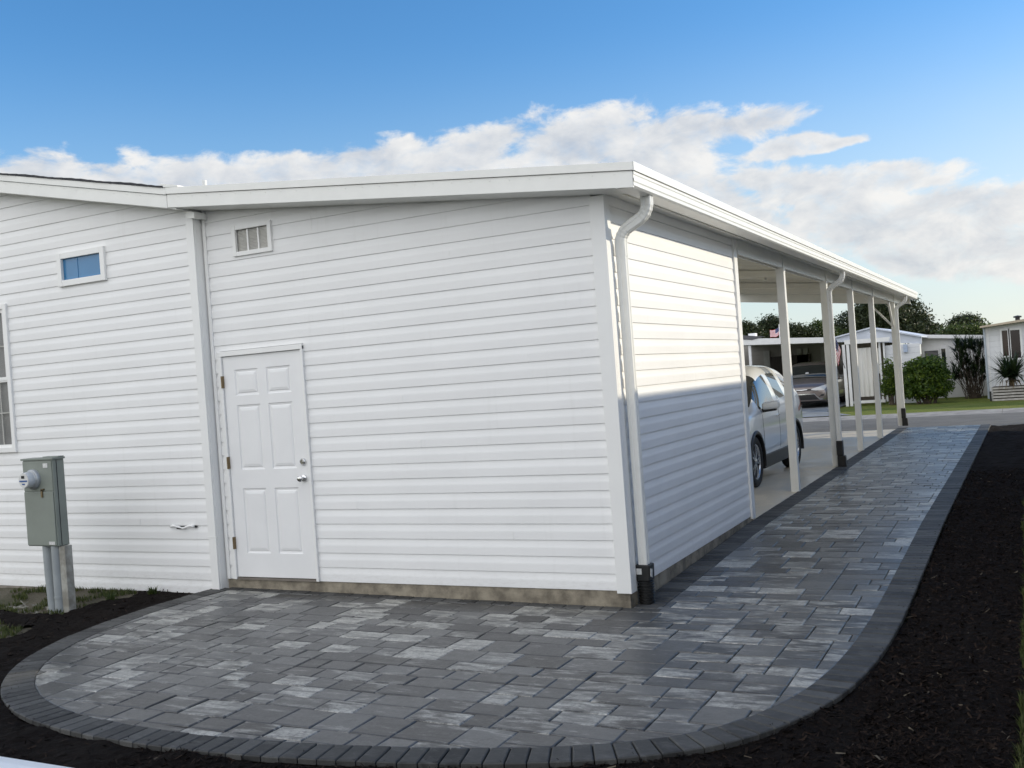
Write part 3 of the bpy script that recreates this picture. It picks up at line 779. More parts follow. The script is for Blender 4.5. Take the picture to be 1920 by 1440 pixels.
m.v = []; m.f = []; m.mi = []; m.tone = []
sheet(m, -40, 30, 17.0, 23.1, lambda x, y: -.125-.04*min(1, max(0, (y-17)/3)), 40, 8)
tag(m.build('road', asphalt, None, fix=False), kind='structure')
m = MB()
for x in range(-40, 30, 3):
    m.prism([(23.08, -.20), (23.08, -.165), (23.55, -.185), (23.9, -.15), (24.55, -.13), (24.66, -.135), (24.66, -.25)], x+.004, x+2.996, 0)
tag(m.build('kerb', kerbc, None), kind='structure')
m = MB()
for ya, yb in ((3.80, 8.0), (8.008, 12.5), (12.508, 17.6)):
    za, zb = (-.045 if ya < 15 else -.05), (-.045 if yb < 15 else -.10)
    m.hexa([(-4.1, ya, -.3), (-4.1, ya, za), (-4.1, yb, -.3), (-4.1, yb, zb), (.008, ya, -.3), (.008, ya, za), (.008, yb, -.3), (.008, yb, zb)])
tag(m.build('driveway', slab_m, None, bevel=.006), kind='structure')
m = MB(); sheet(m, -8.5, -3.35, 24.67, 36, lambda x, y: -.148+.035, 2, 4)
m.face([(-3.35, 24.67, -.113), (-2.1, 24.67, -.113), (-3.35, 27.6, -.113)])
tag(m.build('far_driveway', drive_far, None, fix=False), kind='structure')

# mulch bed: bumpy soil plus scattered chips
def bump(x, y): return .022*noise.fractal(Vector((x*2.2, y*2.2, 3)), 1, 2, 4)+.010*noise.noise(Vector((x*19, y*19, 0)))+.006*noise.noise(Vector((x*47, y*47, 1)))
def in_patio(x, y, mar=0):
    if x > 1.93+mar or y > 0: return (y > 0 and x < 1.93)
    # inside convex outline
    for (p, n) in outp:
        if (x-p[0])*n[0]+(y-p[1])*n[1] < -mar: return False
    return True
outp = []
for a, b in zip(bl[:-1:3], bl[3::3]):
    if a[1] > .4: break
    dx, dy = b[0]-a[0], b[1]-a[1]; l = math.hypot(dx, dy); outp.append((a, (-dy/l, dx/l)))
def mz(x, y):
    base = -.150+bump(x, y)
    if x < -4.1: base += .03*min(1, (-4.1-x))
    if y > 0 and x > 1.9: base = -.150+.08*min(y/3.6, 1)+bump(x, y)
    if in_patio(x, y, -.02): base -= .06
    return base
m = MB()
def grid(m, x0, x1, y0, y1, st, zf, mask=None):
    nx, ny = int((x1-x0)/st), int((y1-y0)/st); idx = {}
    for i in range(nx):
        for j in range(ny):
            xa, ya = x0+i*st, y0+j*st
            if mask and not mask(xa+st/2, ya+st/2): continue
            q = []
            for a, b in ((i, j), (i+1, j), (i+1, j+1), (i, j+1)):
                if (a, b) not in idx:
                    x, y = x0+a*st, y0+b*st; idx[(a, b)] = len(m.v); m.v.append((x, y, zf(x, y)))
                q.append(idx[(a, b)])
            m.f.append(tuple(q)); m.mi.append(m.m); m.tone.append(.2)
REDGE = lambda y: 2.65+.05*noise.noise(Vector((0, y*1.3, 5)))+.03*noise.noise(Vector((0, y*5, 5)))
def mulchmask(x, y):
    if x > 1.98: return x < REDGE(y)+.02
    return not in_patio(x, y, -.08)
def leftmask(x, y):
    if not mulchmask(x, y): return False
    return not grasspatch(x, y)
def grasspatch(x, y):    # bare/grassy ground around the meter
    k = noise.noise(Vector((x*2.5, y*2.5, 9)))*.35
    if y > -1.05+k*.4 and x < -5.0+k*.5: return True
    if x < -4.75+k*.5 and -1.95+k < y < -1.35+k*.7: return True
    return False
grid(m, 1.88, 2.72, -6, 5, .022, mz, mulchmask); 
grid(m, 1.88, 2.72, 5, 17.1, .05, mz, mulchmask)
grid(m, -7.5, 1.97, -6, 0, .03, lambda x, y: mz(x, y)-.002, leftmask)
m.m = 1
def chip(m, x, y, z, s, tone):
    a = random.uniform(0, 6.28); l, w = s*random.uniform(.7, 1.8), s*random.uniform(.18, .4)
    d = Vector((math.cos(a), math.sin(a), random.gauss(0, .35))); p = Vector((-math.sin(a), math.cos(a), random.gauss(0, .5))).normalized()
    c = Vector((x, y, z+.003)); m.face([c-d*l/2-p*w/2, c+d*l/2-p*w*.3, c+d*l/2+p*w*.4, c-d*l/2+p*w/2], tone)
cnt = 0
while cnt < 62000:
    q_ = random.random()
    if q_ < .42: x, y = random.uniform(1.93, 2.68), -3.6+random.random()**1.8*12
    elif q_ < .75: x, y = random.uniform(-1.5, 2.3), random.uniform(-4.0, -1.0)
    else: x, y = random.uniform(-6.5, 2.3), random.uniform(-4.4, -.05)
    cnt += 1
    if not mulchmask(x, y) or grasspatch(x, y) or in_patio(x, y, .0): continue
    chip(m, x, y, mz(x, y), random.choice((.014, .018, .026, .036)), random.random()**1.3 if random.random() > .0015 else 1)
for i in range(260):     # crumbs kicked onto the edging
    k = random.randrange(2, len(bl)-60); a, n_ = bl[k], N[k]; d = abs(random.gauss(0, .05)); x, y = a[0]+n_[0]*d+random.uniform(-.04, .04), a[1]+n_[1]*d+random.uniform(-.04, .04)
    if in_patio(x, y, .0) and x < 1.93: chip(m, x, y, gz(x, y)+.004, .013, random.random()*.8)
mul = m.build('mulch_bed', [soil_m, mulch_m], None, fix=False); tag(mul, 'near-black shredded bark mulch around the paved path', 'mulch', kind='stuff')

# grass: stuff
def blade(m, x, y, z, h, tone, w=.004):
    a = random.uniform(0, 6.28); l = random.uniform(.1, .7)*h; dx, dy = math.cos(a), math.sin(a)
    px, py = -dy*w, dx*w
    m.face([(x-px, y-py, z), (x+px, y+py, z), (x+px*.7+dx*l*.4, y+py*.7+dy*l*.4, z+h*.6), (x-px*.7+dx*l*.4, y-py*.7+dy*l*.4, z+h*.6)], tone)
    m.face([(x-px*.7+dx*l*.4, y-py*.7+dy*l*.4, z+h*.6), (x+px*.7+dx*l*.4, y+py*.7+dy*l*.4, z+h*.6), (x+dx*l, y+dy*l, z+h)], tone)
m = MB()
for _ in range(34000):
    y = -3.2+random.random()**1.6*20; x = REDGE(y)+random.random()**2*.9-.01
    blade(m, x, y, -.17+.08*min(max(y, 0)/3.6, 1), random.uniform(.03, .07), min(1, random.random()*.8+.3*abs(noise.noise(Vector((x*2, y*2, 0))))))
for _ in range(15000):
    x, y = random.uniform(-6.6, -4.7), random.uniform(-2.1, -.1)
    d = noise.noise(Vector((x*5, y*5, 2)))
    if not grasspatch(x, y) or d < -.05+(.25 if y > -1.1 and -.95 < y < -.3 else 0): continue
    blade(m, x, y, -.14, random.uniform(.02, .05), random.random()*.8)
tag(m.build('grass', grass_m, None, fix=False), 'thin grass along the mulch edge and around the meter', 'grass', kind='stuff')
m = MB()
grid(m, 2.5, 6, -6, 17, .1, lambda x, y: -.175+.08*min(max(y, 0)/3.6, 1)+.01*noise.noise(Vector((x*4, y*4, 0))), lambda x, y: x > REDGE(y)-.05)
grid(m, -8, -4.6, -2.3, -.05, .06, lambda x, y: -.150+.012*noise.noise(Vector((x*6, y*6, 0))), lambda x, y: grasspatch(x, y) or grasspatch(x+.08, y) or grasspatch(x, y-.08) or grasspatch(x, y+.08))
tag(m.build('soil', lawn('sandy_soil', (.10, .09, .06), (.20, .18, .14), (.07, .075, .035), 1.5), None, fix=False, smooth='all'), kind='structure')
# weeds by the wall
for wi, (wx, wy, lab) in enumerate(((-4.72, -.22, 'small weed sprouting in mulch against the white wall right of the meter'), (-4.95, -.50, 'small leafy weed at the foot of the meter post'))):
    m = MB()
    for _ in range(60 if wi else 90): blade(m, wx+random.gauss(0, .025), wy+random.gauss(0, .015), -.14, random.uniform(.04, .10), random.random()*.7, .006)
    tag(m.build('weed', leaf_mid, None, fix=False, loc=(wx, wy, -.14)), lab, 'weed')
# pale leaf litter beside the meter
m = MB()
for _ in range(60):
    x, y = random.uniform(-5.9, -5.3), random.uniform(-1.25, -.7); chip(m, x, y, -.135, .05, .5)
tag(m.build('leaf_litter', M_('dry_leaf', (.28, .27, .23), .8, var=.15, vs=20), None, fix=False), 'pale dry leaf litter on bare soil left of the meter', 'leaf litter', kind='stuff')

# ================================================================== NEAR RAILING
rl = empty('railing', (.5, -5.72, -.2), 'white vinyl porch railing crossing the bottom left corner', 'railing')
m = MB(); m.prism([(-5.685, .842), (-5.685, .888), (-5.695, .898), (-5.725, .902), (-5.755, .898), (-5.765, .888), (-5.765, .842)], -2.5, 3.2, 0)
m.build('top_rail', trimw, rl, bevel=.002)
m = MB(); m.box(-2.5, 3.2, -5.74, -5.71, -.02, .04); m.build('lower_rail', trimw, rl)
for i in range(38):
    x = -2.35+i*.15
    if i % 19 == 0: m = MB(); m.box(x-.05, x+.05, -5.775, -5.675, -.2, .86); m.build('rail_post', trimw, rl)
    else: m = MB(); m.box(x-.016, x+.016, -5.741, -5.709, .03, .845); m.build('baluster', trimw, rl)

# ================================================================== VEHICLES
def decal(bvh, poly, ax, side, off, root, name, mat, cell=.05, thick=.012, part=None, mirror=False):
    """project a polygon onto the body. ax='y' front view (poly in x,z), ax='x' side view (poly in y,z)"""
    obs = []
    for sg in ((1, -1) if mirror else (1,)):
        bm = bmesh.new()
        pts = [(p[0]*(sg if ax == 'y' else 1), p[1]) for p in poly]
        bm.faces.new([bm.verts.new((p[0], p[1], 0)) for p in pts])
        xs = [p[0] for p in pts]; ys = [p[1] for p in pts]
        k = math.ceil(min(xs)/cell)
        while k*cell < max(xs):
            bmesh.ops.bisect_plane(bm, geom=bm.verts[:]+bm.edges[:]+bm.faces[:], plane_co=(k*cell, 0, 0), plane_no=(1, 0, 0)); k += 1
        k = math.ceil(min(ys)/cell)
        while k*cell < max(ys):
            bmesh.ops.bisect_plane(bm, geom=bm.verts[:]+bm.edges[:]+bm.faces[:], plane_co=(0, k*cell, 0), plane_no=(0, 1, 0)); k += 1
        ok = True; last = None
        for v in bm.verts:
            a, z = v.co.x, v.co.y
            if ax == 'y':
                s = side; o = Vector((a, s*8, z)); d = Vector((0, -s, 0))
            else:
                s = side*sg; o = Vector((s*4, a, z)); d = Vector((-s, 0, 0))
            hit, nrm, idx, dist = bvh.ray_cast(o, d)
            if hit is None:
                if last is None: last = Vector((a, side*2, z)) if ax == 'y' else Vector((s*.9, a, z))
                hit = Vector((a, last.y, z)) if ax == 'y' else Vector((last.x, a, z)); nrm = -d
            last = hit
            v.co = hit+nrm*off
            v.normal = nrm
        bmesh.ops.recalc_face_normals(bm, faces=bm.faces)
        ref = Vector((0, side, 0)) if ax == 'y' else Vector((side*sg, 0, 0))
        if sum((f.normal.dot(ref) for f in bm.faces)) < 0: bmesh.ops.reverse_faces(bm, faces=bm.faces)
        r = bmesh.ops.extrude_face_region(bm, geom=bm.faces[:])
        nv = [g for g in r['geom'] if isinstance(g, bmesh.types.BMVert)]
        back = Vector((0, -side, 0)) if ax == 'y' else Vector((-side*sg, 0, 0))
        for v in nv: v.co += back*thick
        bmesh.ops.recalc_face_normals(bm, faces=bm.faces)
        me = bpy.data.meshes.new(name); bm.to_mesh(me); bm.free(); me.materials.append(mat)
        me.polygons.foreach_set('use_smooth', [True]*len(me.polygons)); me.set_sharp_from_angle(angle=R(40))
        o = bpy.data.objects.new(name, me); COL.objects.link(o); o.parent = part or root; obs.append(o)
    return obs
def make_body(root, st, L, paint, wheels, rw, wx):
    """st rows: t, zb, wm, wbelt, zbelt, wtop, ztop, zc ; forward is -y, local origin at centre of the length on the ground"""
    bm = bmesh.new(); rings = []
    for (t, zb, wm, wbelt, zbelt, wtop, ztop, zc, _, _) in st:
        y = t-L/2
        h = [(0, zb), (wm*.86, zb), (wm*.985, zb+.12*(zbelt-zb)+.02), (wm, zb+.5*(zbelt-zb)), (wm*.99, zbelt-.10), (wbelt, zbelt), (wtop, ztop), (wtop*.80, zc-.02), (0, zc)]
        ring = [bm.verts.new((x, y, z)) for x, z in h]+[bm.verts.new((-x, y, z)) for x, z in reversed(h[1:-1])]
        rings.append(ring)
    n = len(rings[0])
    for i in range(len(rings)-1):
        g, ws = st[i][8], st[i][9]
        for j in range(n):
            f = bm.faces.new((rings[i][j], rings[i+1][j], rings[i+1][(j+1) % n], rings[i][(j+1) % n]))
            jj = j if j < 8 else 15-j
            if jj == 5 and g: f.material_index = 1
            if jj == 7 and ws: f.material_index = 1
            if jj == 6 and ws == 2: f.material_index = 1
    bm.faces.new(list(reversed(rings[0]))); bm.faces.new(rings[-1])
    bmesh.ops.recalc_face_normals(bm, faces=bm.faces)
    me = bpy.data.meshes.new('body'); bm.to_mesh(me); bm.free()
    for mm in (paint, carglass, black): me.materials.append(mm)
    ob = bpy.data.objects.new('body', me); COL.objects.link(ob)
    s = ob.modifiers.new('s', 'SUBSURF'); s.levels = 3; s.render_levels = 3
    cuts = []
    for t in wheels:
        c = MB(); c.lathe((0, t-L/2, rw-.01), (1, 0, 0), [(rw+.045, -1.2), (rw+.045, -.55)], 40); c.lathe((0, t-L/2, rw-.01), (1, 0, 0), [(rw+.045, .55), (rw+.045, 1.2)], 40)
        c.mi = [2]*len(c.f)
        co = c.build('cut', [paint, carglass, black]); cuts.append(co)
        b = ob.modifiers.new('b', 'BOOLEAN'); b.object = co; b.operation = 'DIFFERENCE'; b.solver = 'EXACT'
    dg = bpy.context.evaluated_depsgraph_get()
    ev = bpy.data.meshes.new_from_object(ob.evaluated_get(dg))
    bvh_b = bmesh.new(); bvh_b.from_mesh(ev); bvh = BVHTree.FromBMesh(bvh_b)
    bpy.data.objects.remove(ob)
    for c in cuts: bpy.data.objects.remove(c)
    # split glass islands into their own parts
    glassf = [f for f in bvh_b.faces if f.material_index == 1]
    gset = set(glassf); islands = []
    while gset:
        seed = gset.pop(); isl = [seed]; stack = [seed]
        while stack:
            f = stack.pop()
            for e in f.edges:
                for g in e.link_faces:
                    if g in gset: gset.remove(g); isl.append(g); stack.append(g)
        islands.append(isl)
    for isl in islands:
        c = sum((f.calc_center_median() for f in isl), Vector())/len(isl)
        vs = {}; verts = []; faces = []
        nm = 'side_window' if abs(c.x) > .3 else ('windscreen' if c.y < 0 else 'rear_window')
        for f in isl:
            q = []
            for v in f.verts:
                if v.index not in vs: vs[v.index] = len(verts); verts.append(tuple(v.co+v.normal*.002))
                q.append(vs[v.index])
            faces.append(q)
        gm = bpy.data.meshes.new(nm); gm.from_pydata(verts, [], faces); gm.materials.append(carglass)
        gm.polygons.foreach_set('use_smooth', [True]*len(gm.polygons))
        go = bpy.data.objects.new(nm, gm); COL.objects.link(go); go.parent = root
    for f in glassf: f.material_index = 2
    bm2 = bvh_b
    bm2.to_mesh(ev); ev.materials.clear()
    for mm in (paint, black, black): ev.materials.append(mm)
    ev.polygons.foreach_set('use_smooth', [True]*len(ev.polygons)); ev.set_sharp_from_angle(angle=R(38))
    body = bpy.data.objects.new('body', ev); COL.objects.link(body); body.parent = root
    # wheels
    for t in wheels:
        for sx in (1, -1):
            c = Vector((sx*wx, t-L/2, rw)); a = (sx, 0, 0)
            m = MB(); m.lathe(c, a, [(rw*.62, -.20), (rw*.93, -.205), (rw, -.18), (rw+.001, -.03), (rw*.975, -.008), (rw*.9, .004), (rw*.74, .0), (rw*.69, -.012), (rw*.66, -.03)], 40)
            tyre = MBobj(m, 'wheel', rubber, root, smooth=True)
            m = MB(); m.lathe(c, a, [(rw*.62, -.13), (rw*.3, -.128), (rw*.29, -.09), (.01, -.09)], 32); MBobj(m, 'brake_disc', black, tyre)
            m = MB(); m.lathe(c, a, [(rw*.60, -.10), (rw*.63, -.03), (rw*.665, -.012), (rw*.715, -.010), (rw*.70, -.02), (rw*.65, -.04), (rw*.62, -.10)], 40); m.lathe(c, a, [(rw*.17, -.05), (rw*.17, -.02), (rw*.06, -.008), (.001, -.008)], 20)
            for k in range(5):
                for dk in (-.14, .14):
                    an = k*2*math.pi/5+dk; an2 = k*2*math.pi/5+dk*1.5
                    d1 = Vector((0, math.cos(an), math.sin(an))); d2 = Vector((0, math.cos(an2), math.sin(an2))); q = Vector((0, -d1.z, d1.y))
                    p0 = c+d1*rw*.12; p1 = c+d2*rw*.66; o0 = Vector((sx*-.016, 0, 0)); o1 = Vector((sx*-.014, 0, 0)); th = Vector((sx*-.035, 0, 0)); ww = .017
                    m.hexa([p0+o0+th-q*ww, p0+o0-q*ww, p0+o0+th+q*ww, p0+o0+q*ww, p1+o1+th-q*ww*.9, p1+o1-q*ww*.9, p1+o1+th+q*ww*.9, p1+o1+q*ww*.9])
            MBobj(m, 'rim', alloy, tyre, smooth=True)
    return body, bvh
def MBobj(m, name, mat, parent, smooth=False, bevel=0):
    o = m.build(name, mat, None, smooth=smooth, bevel=bevel); o.parent = parent; return o
def ring_flare(root, y, rw, x0, x1, r0, r1, mat):
    for sx in (1, -1):
        m = MB(); seg = 24; a0, a1 = R(-12), R(192)
        P = []
        for k in range(seg+1):
            a = a0+(a1-a0)*k/seg
            P.append([(sx*xx, y+rr*math.cos(a), rw-.01+rr*math.sin(a)) for xx, rr in ((x0, r1), (x1-.012, r1), (x1, r1-.015), (x1, r0+.008), (x1-.008, r0), (x0, r0))])
        for k in range(seg):
            for j in range(6): m.face([P[k][j], P[k+1][j], P[k+1][(j+1) % 6], P[k][(j+1) % 6]])
        MBobj(m, 'wheel_arch', mat, root, smooth=True)
# ---- SUV
suv = empty('suv', (-1.515, 8.00, -.045), 'white compact SUV parked nose towards the shed under the carport', 'car')
#      t,   zb,  wm,  wbelt, zbelt, wtop, ztop, zc, sideglass, windscreen
st = [(0.00, .34, .66, .64, .66, .56, .74, .77, 0, 0), (0.05, .26, .80, .77, .76, .68, .86, .89, 0, 0), (.22, .22, .89, .85, .88, .76, .95, .985, 0, 0), (.60, .21, .92, .89, .95, .80, 1.01, 1.05, 0, 0), (1.00, .21, .92, .90, 1.00, .81, 1.06, 1.10, 0, 0),
      (1.10, .21, .92, .90, 1.01, .81, 1.08, 1.13, 0, 2), (1.24, .21, .92, .90, 1.015, .80, 1.17, 1.22, 1, 2), (1.86, .21, .92, .90, 1.03, .715, 1.555, 1.60, 1, 0), (2.36, .21, .92, .90, 1.045, .70, 1.60, 1.68, 0, 0), (2.42, .21, .92, .90, 1.05, .70, 1.605, 1.685, 1, 0), (3.16, .21, .92, .895, 1.09, .69, 1.585, 1.68, 0, 0),
      (3.22, .21, .92, .89, 1.10, .69, 1.58, 1.675, 1, 0), (3.78, .22, .915, .87, 1.20, .67, 1.50, 1.645, 0, 0), (4.14, .26, .90, .83, 1.22, .64, 1.46, 1.60, 0, 1), (4.36, .30, .87, .80, 1.10, .70, 1.18, 1.26, 0, 0), (4.47, .34, .84, .77, .98, .70, 1.02, 1.05, 0, 0), (4.53, .40, .78, .72, .80, .62, .86, .88, 0, 0)]
body, bvh = make_body(suv, st, 4.53, white_paint, (.92, 3.54), .345, .905)
for t in (.92, 3.54): ring_flare(suv, t-2.265, .345, .80, .935, .385, .435, black)
for sx in (1, -1):
    m = MB(); m.box(min(sx*.80, sx*.905), max(sx*.80, sx*.905), -.90, .84, .20, .40); MBobj(m, 'sill_cladding', black, suv, bevel=.02)
hl = glass_m('headlight_glass', (.55, .56, .55), .08)
decal(bvh, [(.50, .72), (.62, .70), (.80, .78), (.855, .92), (.82, .93), (.62, .82)], 'y', -1, .004, suv, 'headlight', hl, mirror=True)
decal(bvh, [(-.48, .60), (.48, .60), (.52, .76), (-.52, .76)], 'y', -1, .004, suv, 'grille', black)
decal(bvh, [(-.50, .67), (.50, .67), (.50, .69), (-.50, .69)], 'y', -1, .012, suv, 'grille_bar', chrome)
decal(bvh, [(-.60, .36), (.60, .36), (.55, .50), (-.55, .50)], 'y', -1, .004, suv, 'lower_intake', black)
decal(bvh, [(.66, .42), (.74, .42), (.74, .50), (.66, .50)], 'y', -1, .006, suv, 'fog_lamp', chrome, mirror=True)
for poly in ([(-.90, .42), (-.885, .42), (-.875, 1.02), (-.89, 1.02)], [(.12, .42), (.133, .42), (.14, 1.05), (.127, 1.05)], [(.90, .78), (.912, .78), (1.0, 1.08), (.985, 1.08)]):
    decal(bvh, poly, 'x', 1, .0015, suv, 'door_seam', dark, thick=.004, mirror=True)
for y0 in (-.07, .76): decal(bvh, [(y0, .885), (y0+.17, .895), (y0+.17, .915), (y0, .905)], 'x', 1, .025, suv, 'door_handle', chrome, thick=.02, mirror=True)
for sx in (1, -1):
    m = MB(); xs_ = (.90, 1.12)
    P8 = [(sx*.895, -.86, 1.02), (sx*.895, -.86, 1.12), (sx*.895, -.74, 1.03), (sx*.895, -.74, 1.13), (sx*1.13, -.80, 1.03), (sx*1.13, -.80, 1.15), (sx*1.12, -.68, 1.04), (sx*1.12, -.68, 1.15)]
    m.hexa(P8); mir = MBobj(m, 'door_mirror', white_paint, suv, smooth='all'); ss = mir.modifiers.new('b', 'BEVEL'); ss.width = .035; ss.segments = 4
    m = MB(); m.hexa([(sx*.84, -.84, .98), (sx*.84, -.84, 1.04), (sx*.84, -.72, .98), (sx*.84, -.72, 1.04), (sx*1.08, -.79, 1.005), (sx*1.08, -.79, 1.04), (sx*1.08, -.70, 1.005), (sx*1.08, -.70, 1.04)]); MBobj(m, 'mirror_arm', black, mir, bevel=.01)
    
    decal(bvh, [(1.62, .86), (1.95, .95), (2.02, 1.25), (1.95, 1.3), (1.88, 1.0), (1.62, .92)], 'x', sx, .003, suv, 'tail_light', M_('red_lamp', (.35, .02, .02), .2), thick=.01)
# ---- minivan
van = empty('minivan', (W(1503, 735, 30.3).x, 30.3+2.46, -.125), 'bronze-grey minivan facing the street under the carport opposite', 'car')
van.scale = (.97, .95, .93)
st = [(0.00, .30, .70, .66, .60, .55, .68, .72, 0, 0), (.06, .22, .88, .82, .70, .68, .80, .84, 0, 0), (.25, .18, .97, .91, .84, .78, .92, .97, 0, 0), (.70, .17, 1.0, .95, .98, .84, 1.06, 1.11, 0, 0), (1.02, .17, 1.0, .96, 1.04, .90, 1.10, 1.16, 0, 2), (1.20, .17, 1.0, .96, 1.07, .88, 1.26, 1.31, 1, 2), (1.90, .17, 1.0, .96, 1.09, .84, 1.66, 1.74, 1, 0),
      (2.6, .17, 1.0, .96, 1.10, .82, 1.70, 1.82, 0, 0), (2.7, .17, 1.0, .96, 1.10, .82, 1.70, 1.825, 1, 0), (4.0, .17, 1.0, .96, 1.12, .80, 1.68, 1.80, 1, 0), (4.8, .2, .99, .93, 1.15, .76, 1.64, 1.74, 0, 1), (5.08, .25, .95, .90, 1.05, .72, 1.15, 1.2, 0, 0), (5.17, .35, .85, .80, .8, .7, .9, .95, 0, 0)]
body, bvh = make_body(van, st, 5.17, brown_paint, (.98, 4.07), .36, .975)
decal(bvh, [(.34, .72), (.52, .69), (.80, .70), (.90, .82), (.86, .90), (.62, .83), (.36, .76)], 'y', -1, .006, van, 'headlight', hl, mirror=True)
decal(bvh, [(-.36, .69), (.36, .69), (.62, .66), (.50, .76), (.36, .765), (-.36, .765), (-.50, .76), (-.62, .66)], 'y', -1, .004, van, 'upper_grille', black)
decal(bvh, [(-.22, .735), (0, .715), (.22, .735), (.20, .75), (0, .742), (-.20, .75)], 'y', -1, .016, van, 'winged_badge', chrome)
decal(bvh, [(-.62, .34), (.62, .34), (.44, .545), (-.44, .545)], 'y', -1, .004, van, 'lower_intake', black)
decal(bvh, [(-.45, .545), (.45, .545), (.64, .33), (.86, .36), (.86, .385), (.655, .365), (.47, .575), (-.47, .575), (-.655, .365), (-.86, .385), (-.86, .36), (-.64, .33)], 'y', -1, .014, van, 'chrome_surround', chrome)
decal(bvh, [(.60, .44), (.78, .47), (.80, .53), (.72, .54)], 'y', -1, .006, van, 'fog_lamp', black, mirror=True)
decal(bvh, [(-.10, .22), (.8, .22), (.8, .29), (-.8, .29), (-.8, .22)], 'y', -1, .004, van, 'lower_lip', black)
decal(bvh, [(-.06, 1.34), (.06, 1.34), (.06, 1.38), (-.06, 1.38)], 'y', -1, .012, van, 'windscreen_sticker', label_m)
for sx in (1, -1):
    m = MB(); m.hexa([(sx*.95, -1.10, 1.02), (sx*.95, -1.10, 1.13), (sx*.95, -.98, 1.02), (sx*.95, -.98, 1.13), (sx*1.17, -1.04, 1.03), (sx*1.17, -1.04, 1.18), (sx*1.16, -.93, 1.03), (sx*1.16, -.93, 1.18)])
    mir = MBobj(m, 'door_mirror', brown_paint, van, smooth='all', bevel=.035)
    m = MB(); m.tube([(sx*.64, -.1, 1.71), (sx*.645, .2, 1.765), (sx*.64, 1.9, 1.765), (sx*.62, 2.1, 1.72)], .014, 8); MBobj(m, 'roof_rail', chrome, van, smooth=True)
decal(bvh, [(-.75, .60), (1.9, .60), (1.9, .615), (-.75, .615)], 'x', 1, .0015, van, 'door_seam', dark, thick=.004, mirror=True)

# ================================================================== ACROSS THE STREET
GZ = -.15
def sc_(px0, px1, Y): return W(px0, 700, Y).x, W(px1, 700, Y).x
# A: flat carport over the minivan
A = empty('neighbour_carport', (-5, 34, GZ), 'flat white-roofed carport over the minivan across the street', 'carport')
YA = 32.0
aL = W(1360, 640, YA); aR = W(1606, 640, YA)
zt1, zt2 = W(1390, 629, YA).z, W(1600, 632, YA).z; zb1, zb2 = W(1390, 643, YA).z, W(1600, 641, YA).z
m = MB(); m.hexa([(-9, YA, zb1), (-9, YA, zt1), (-9, YA+9, zb1), (-9, YA+9, zt1), (aR.x, YA, zb2), (aR.x, YA, zt2), (aR.x, YA+9, zb2), (aR.x, YA+9, zt2)])
m.build('roof', far_white, A)
for px in (1405,):
    x = W(px, 665, YA).x; m = MB(); m.box(x-.05, x+.05, YA+.1, YA+.2, GZ, zb1+.02); m.build('post', far_white, A)
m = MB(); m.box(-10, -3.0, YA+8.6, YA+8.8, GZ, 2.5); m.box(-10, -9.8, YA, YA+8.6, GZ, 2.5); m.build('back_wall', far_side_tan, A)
for px in (1437, 1500, 1509, 1545):
    x = W(px, 665, YA+8.4).x; m = MB(); m.box(x-.14, x+.14, YA+8.4, YA+8.5, GZ, 2.2); m.build('wall_panel', M_('pale_panel', (.5, .5, .48), .6), A)
x = W(1478, 665, YA+8).x; m = MB(); m.box(x-.9, x+.9, YA+8.4, YA+8.55, GZ, 1.9); m.build('wall_shelf', M_('dark_brown', (.06, .05, .045), .7), A)
m = MB(); a = W(1409, 626, YA+4); m.box(a.x-.14, a.x+.14, YA+4, YA+4.4, a.z-.16, a.z+.02); m.build('roof_vent', far_white, A)
m = MB(); xa, xb = W(1380, 630, YA).x, W(1434, 630, YA).x; m.hexa([(xa, YA-.02, W(1380, 636, YA).z), (xa, YA-.02, W(1380, 628, YA).z), (xa, YA-.003, W(1380, 636, YA).z), (xa, YA-.003, W(1380, 628, YA).z), (xb-.5, YA-.02, W(1434, 635.5, YA).z), (xb, YA-.02, W(1434, 631, YA).z), (xb-.5, YA-.003, W(1434, 635.5, YA).z), (xb, YA-.003, W(1434, 631, YA).z)]); m.build('roof_edge_sheet', M_('dark_roof_sheet', (.10, .10, .11), .6), A)
# B: porch house with gabled aluminium roof
B = empty('porch_house', (-2, 31.5, GZ), 'white house with pale gabled roof and screened porch with hanging white panels', 'house')
YP = 31.0
def wx_(px, Y, py=690): return W(px, py, Y).x
bz = lambda px, py, Y: W(px, py, Y).z
m = MB()
p = [W(1566, 633, YP+.4), W(1632, 615, YP+.4), W(1728, 631, YP+.4), W(1728, 645, YP+.4), W(1668, 642, YP+.4), W(1566, 641, YP+.4)]
m.prism([(q.x, q.z) for q in p], YP+.4, YP+.5, 1)
for i in (0, 1):
    a, b = p[i], p[i+1]; m.hexa([(a.x, YP+.3, a.z-.02), (a.x, YP+.3, a.z+.03), (a.x, YP+9, a.z-.02), (a.x, YP+9, a.z+.03), (b.x, YP+.3, b.z-.02), (b.x, YP+.3, b.z+.03), (b.x, YP+9, b.z-.02), (b.x, YP+9, b.z+.03)])
m.build('roof', far_roof, B)
xa, xb = wx_(1583, YP, 640), wx_(1668, YP, 645)
m = MB(); m.box(xa, xb, YP, YP+.12, bz(1600, 645, YP), bz(1600, 637, YP)); m.build('porch_beam', far_white, B)
ZB = bz(1600, 645, YP)
for px in (1584.5, 1592.5):
    x = wx_(px, YP, 700); m = MB(); m.box(x-.05, x+.05, YP+.02, YP+.1, GZ, ZB); m.build('post', far_white, B)
for px in (1641, 1653, 1661):
    x = wx_(px, YP+.3, 700); m = MB(); m.box(x-.03, x+.03, YP+.2, YP+.28, GZ+.1, ZB); m.build('post', far_white, B)
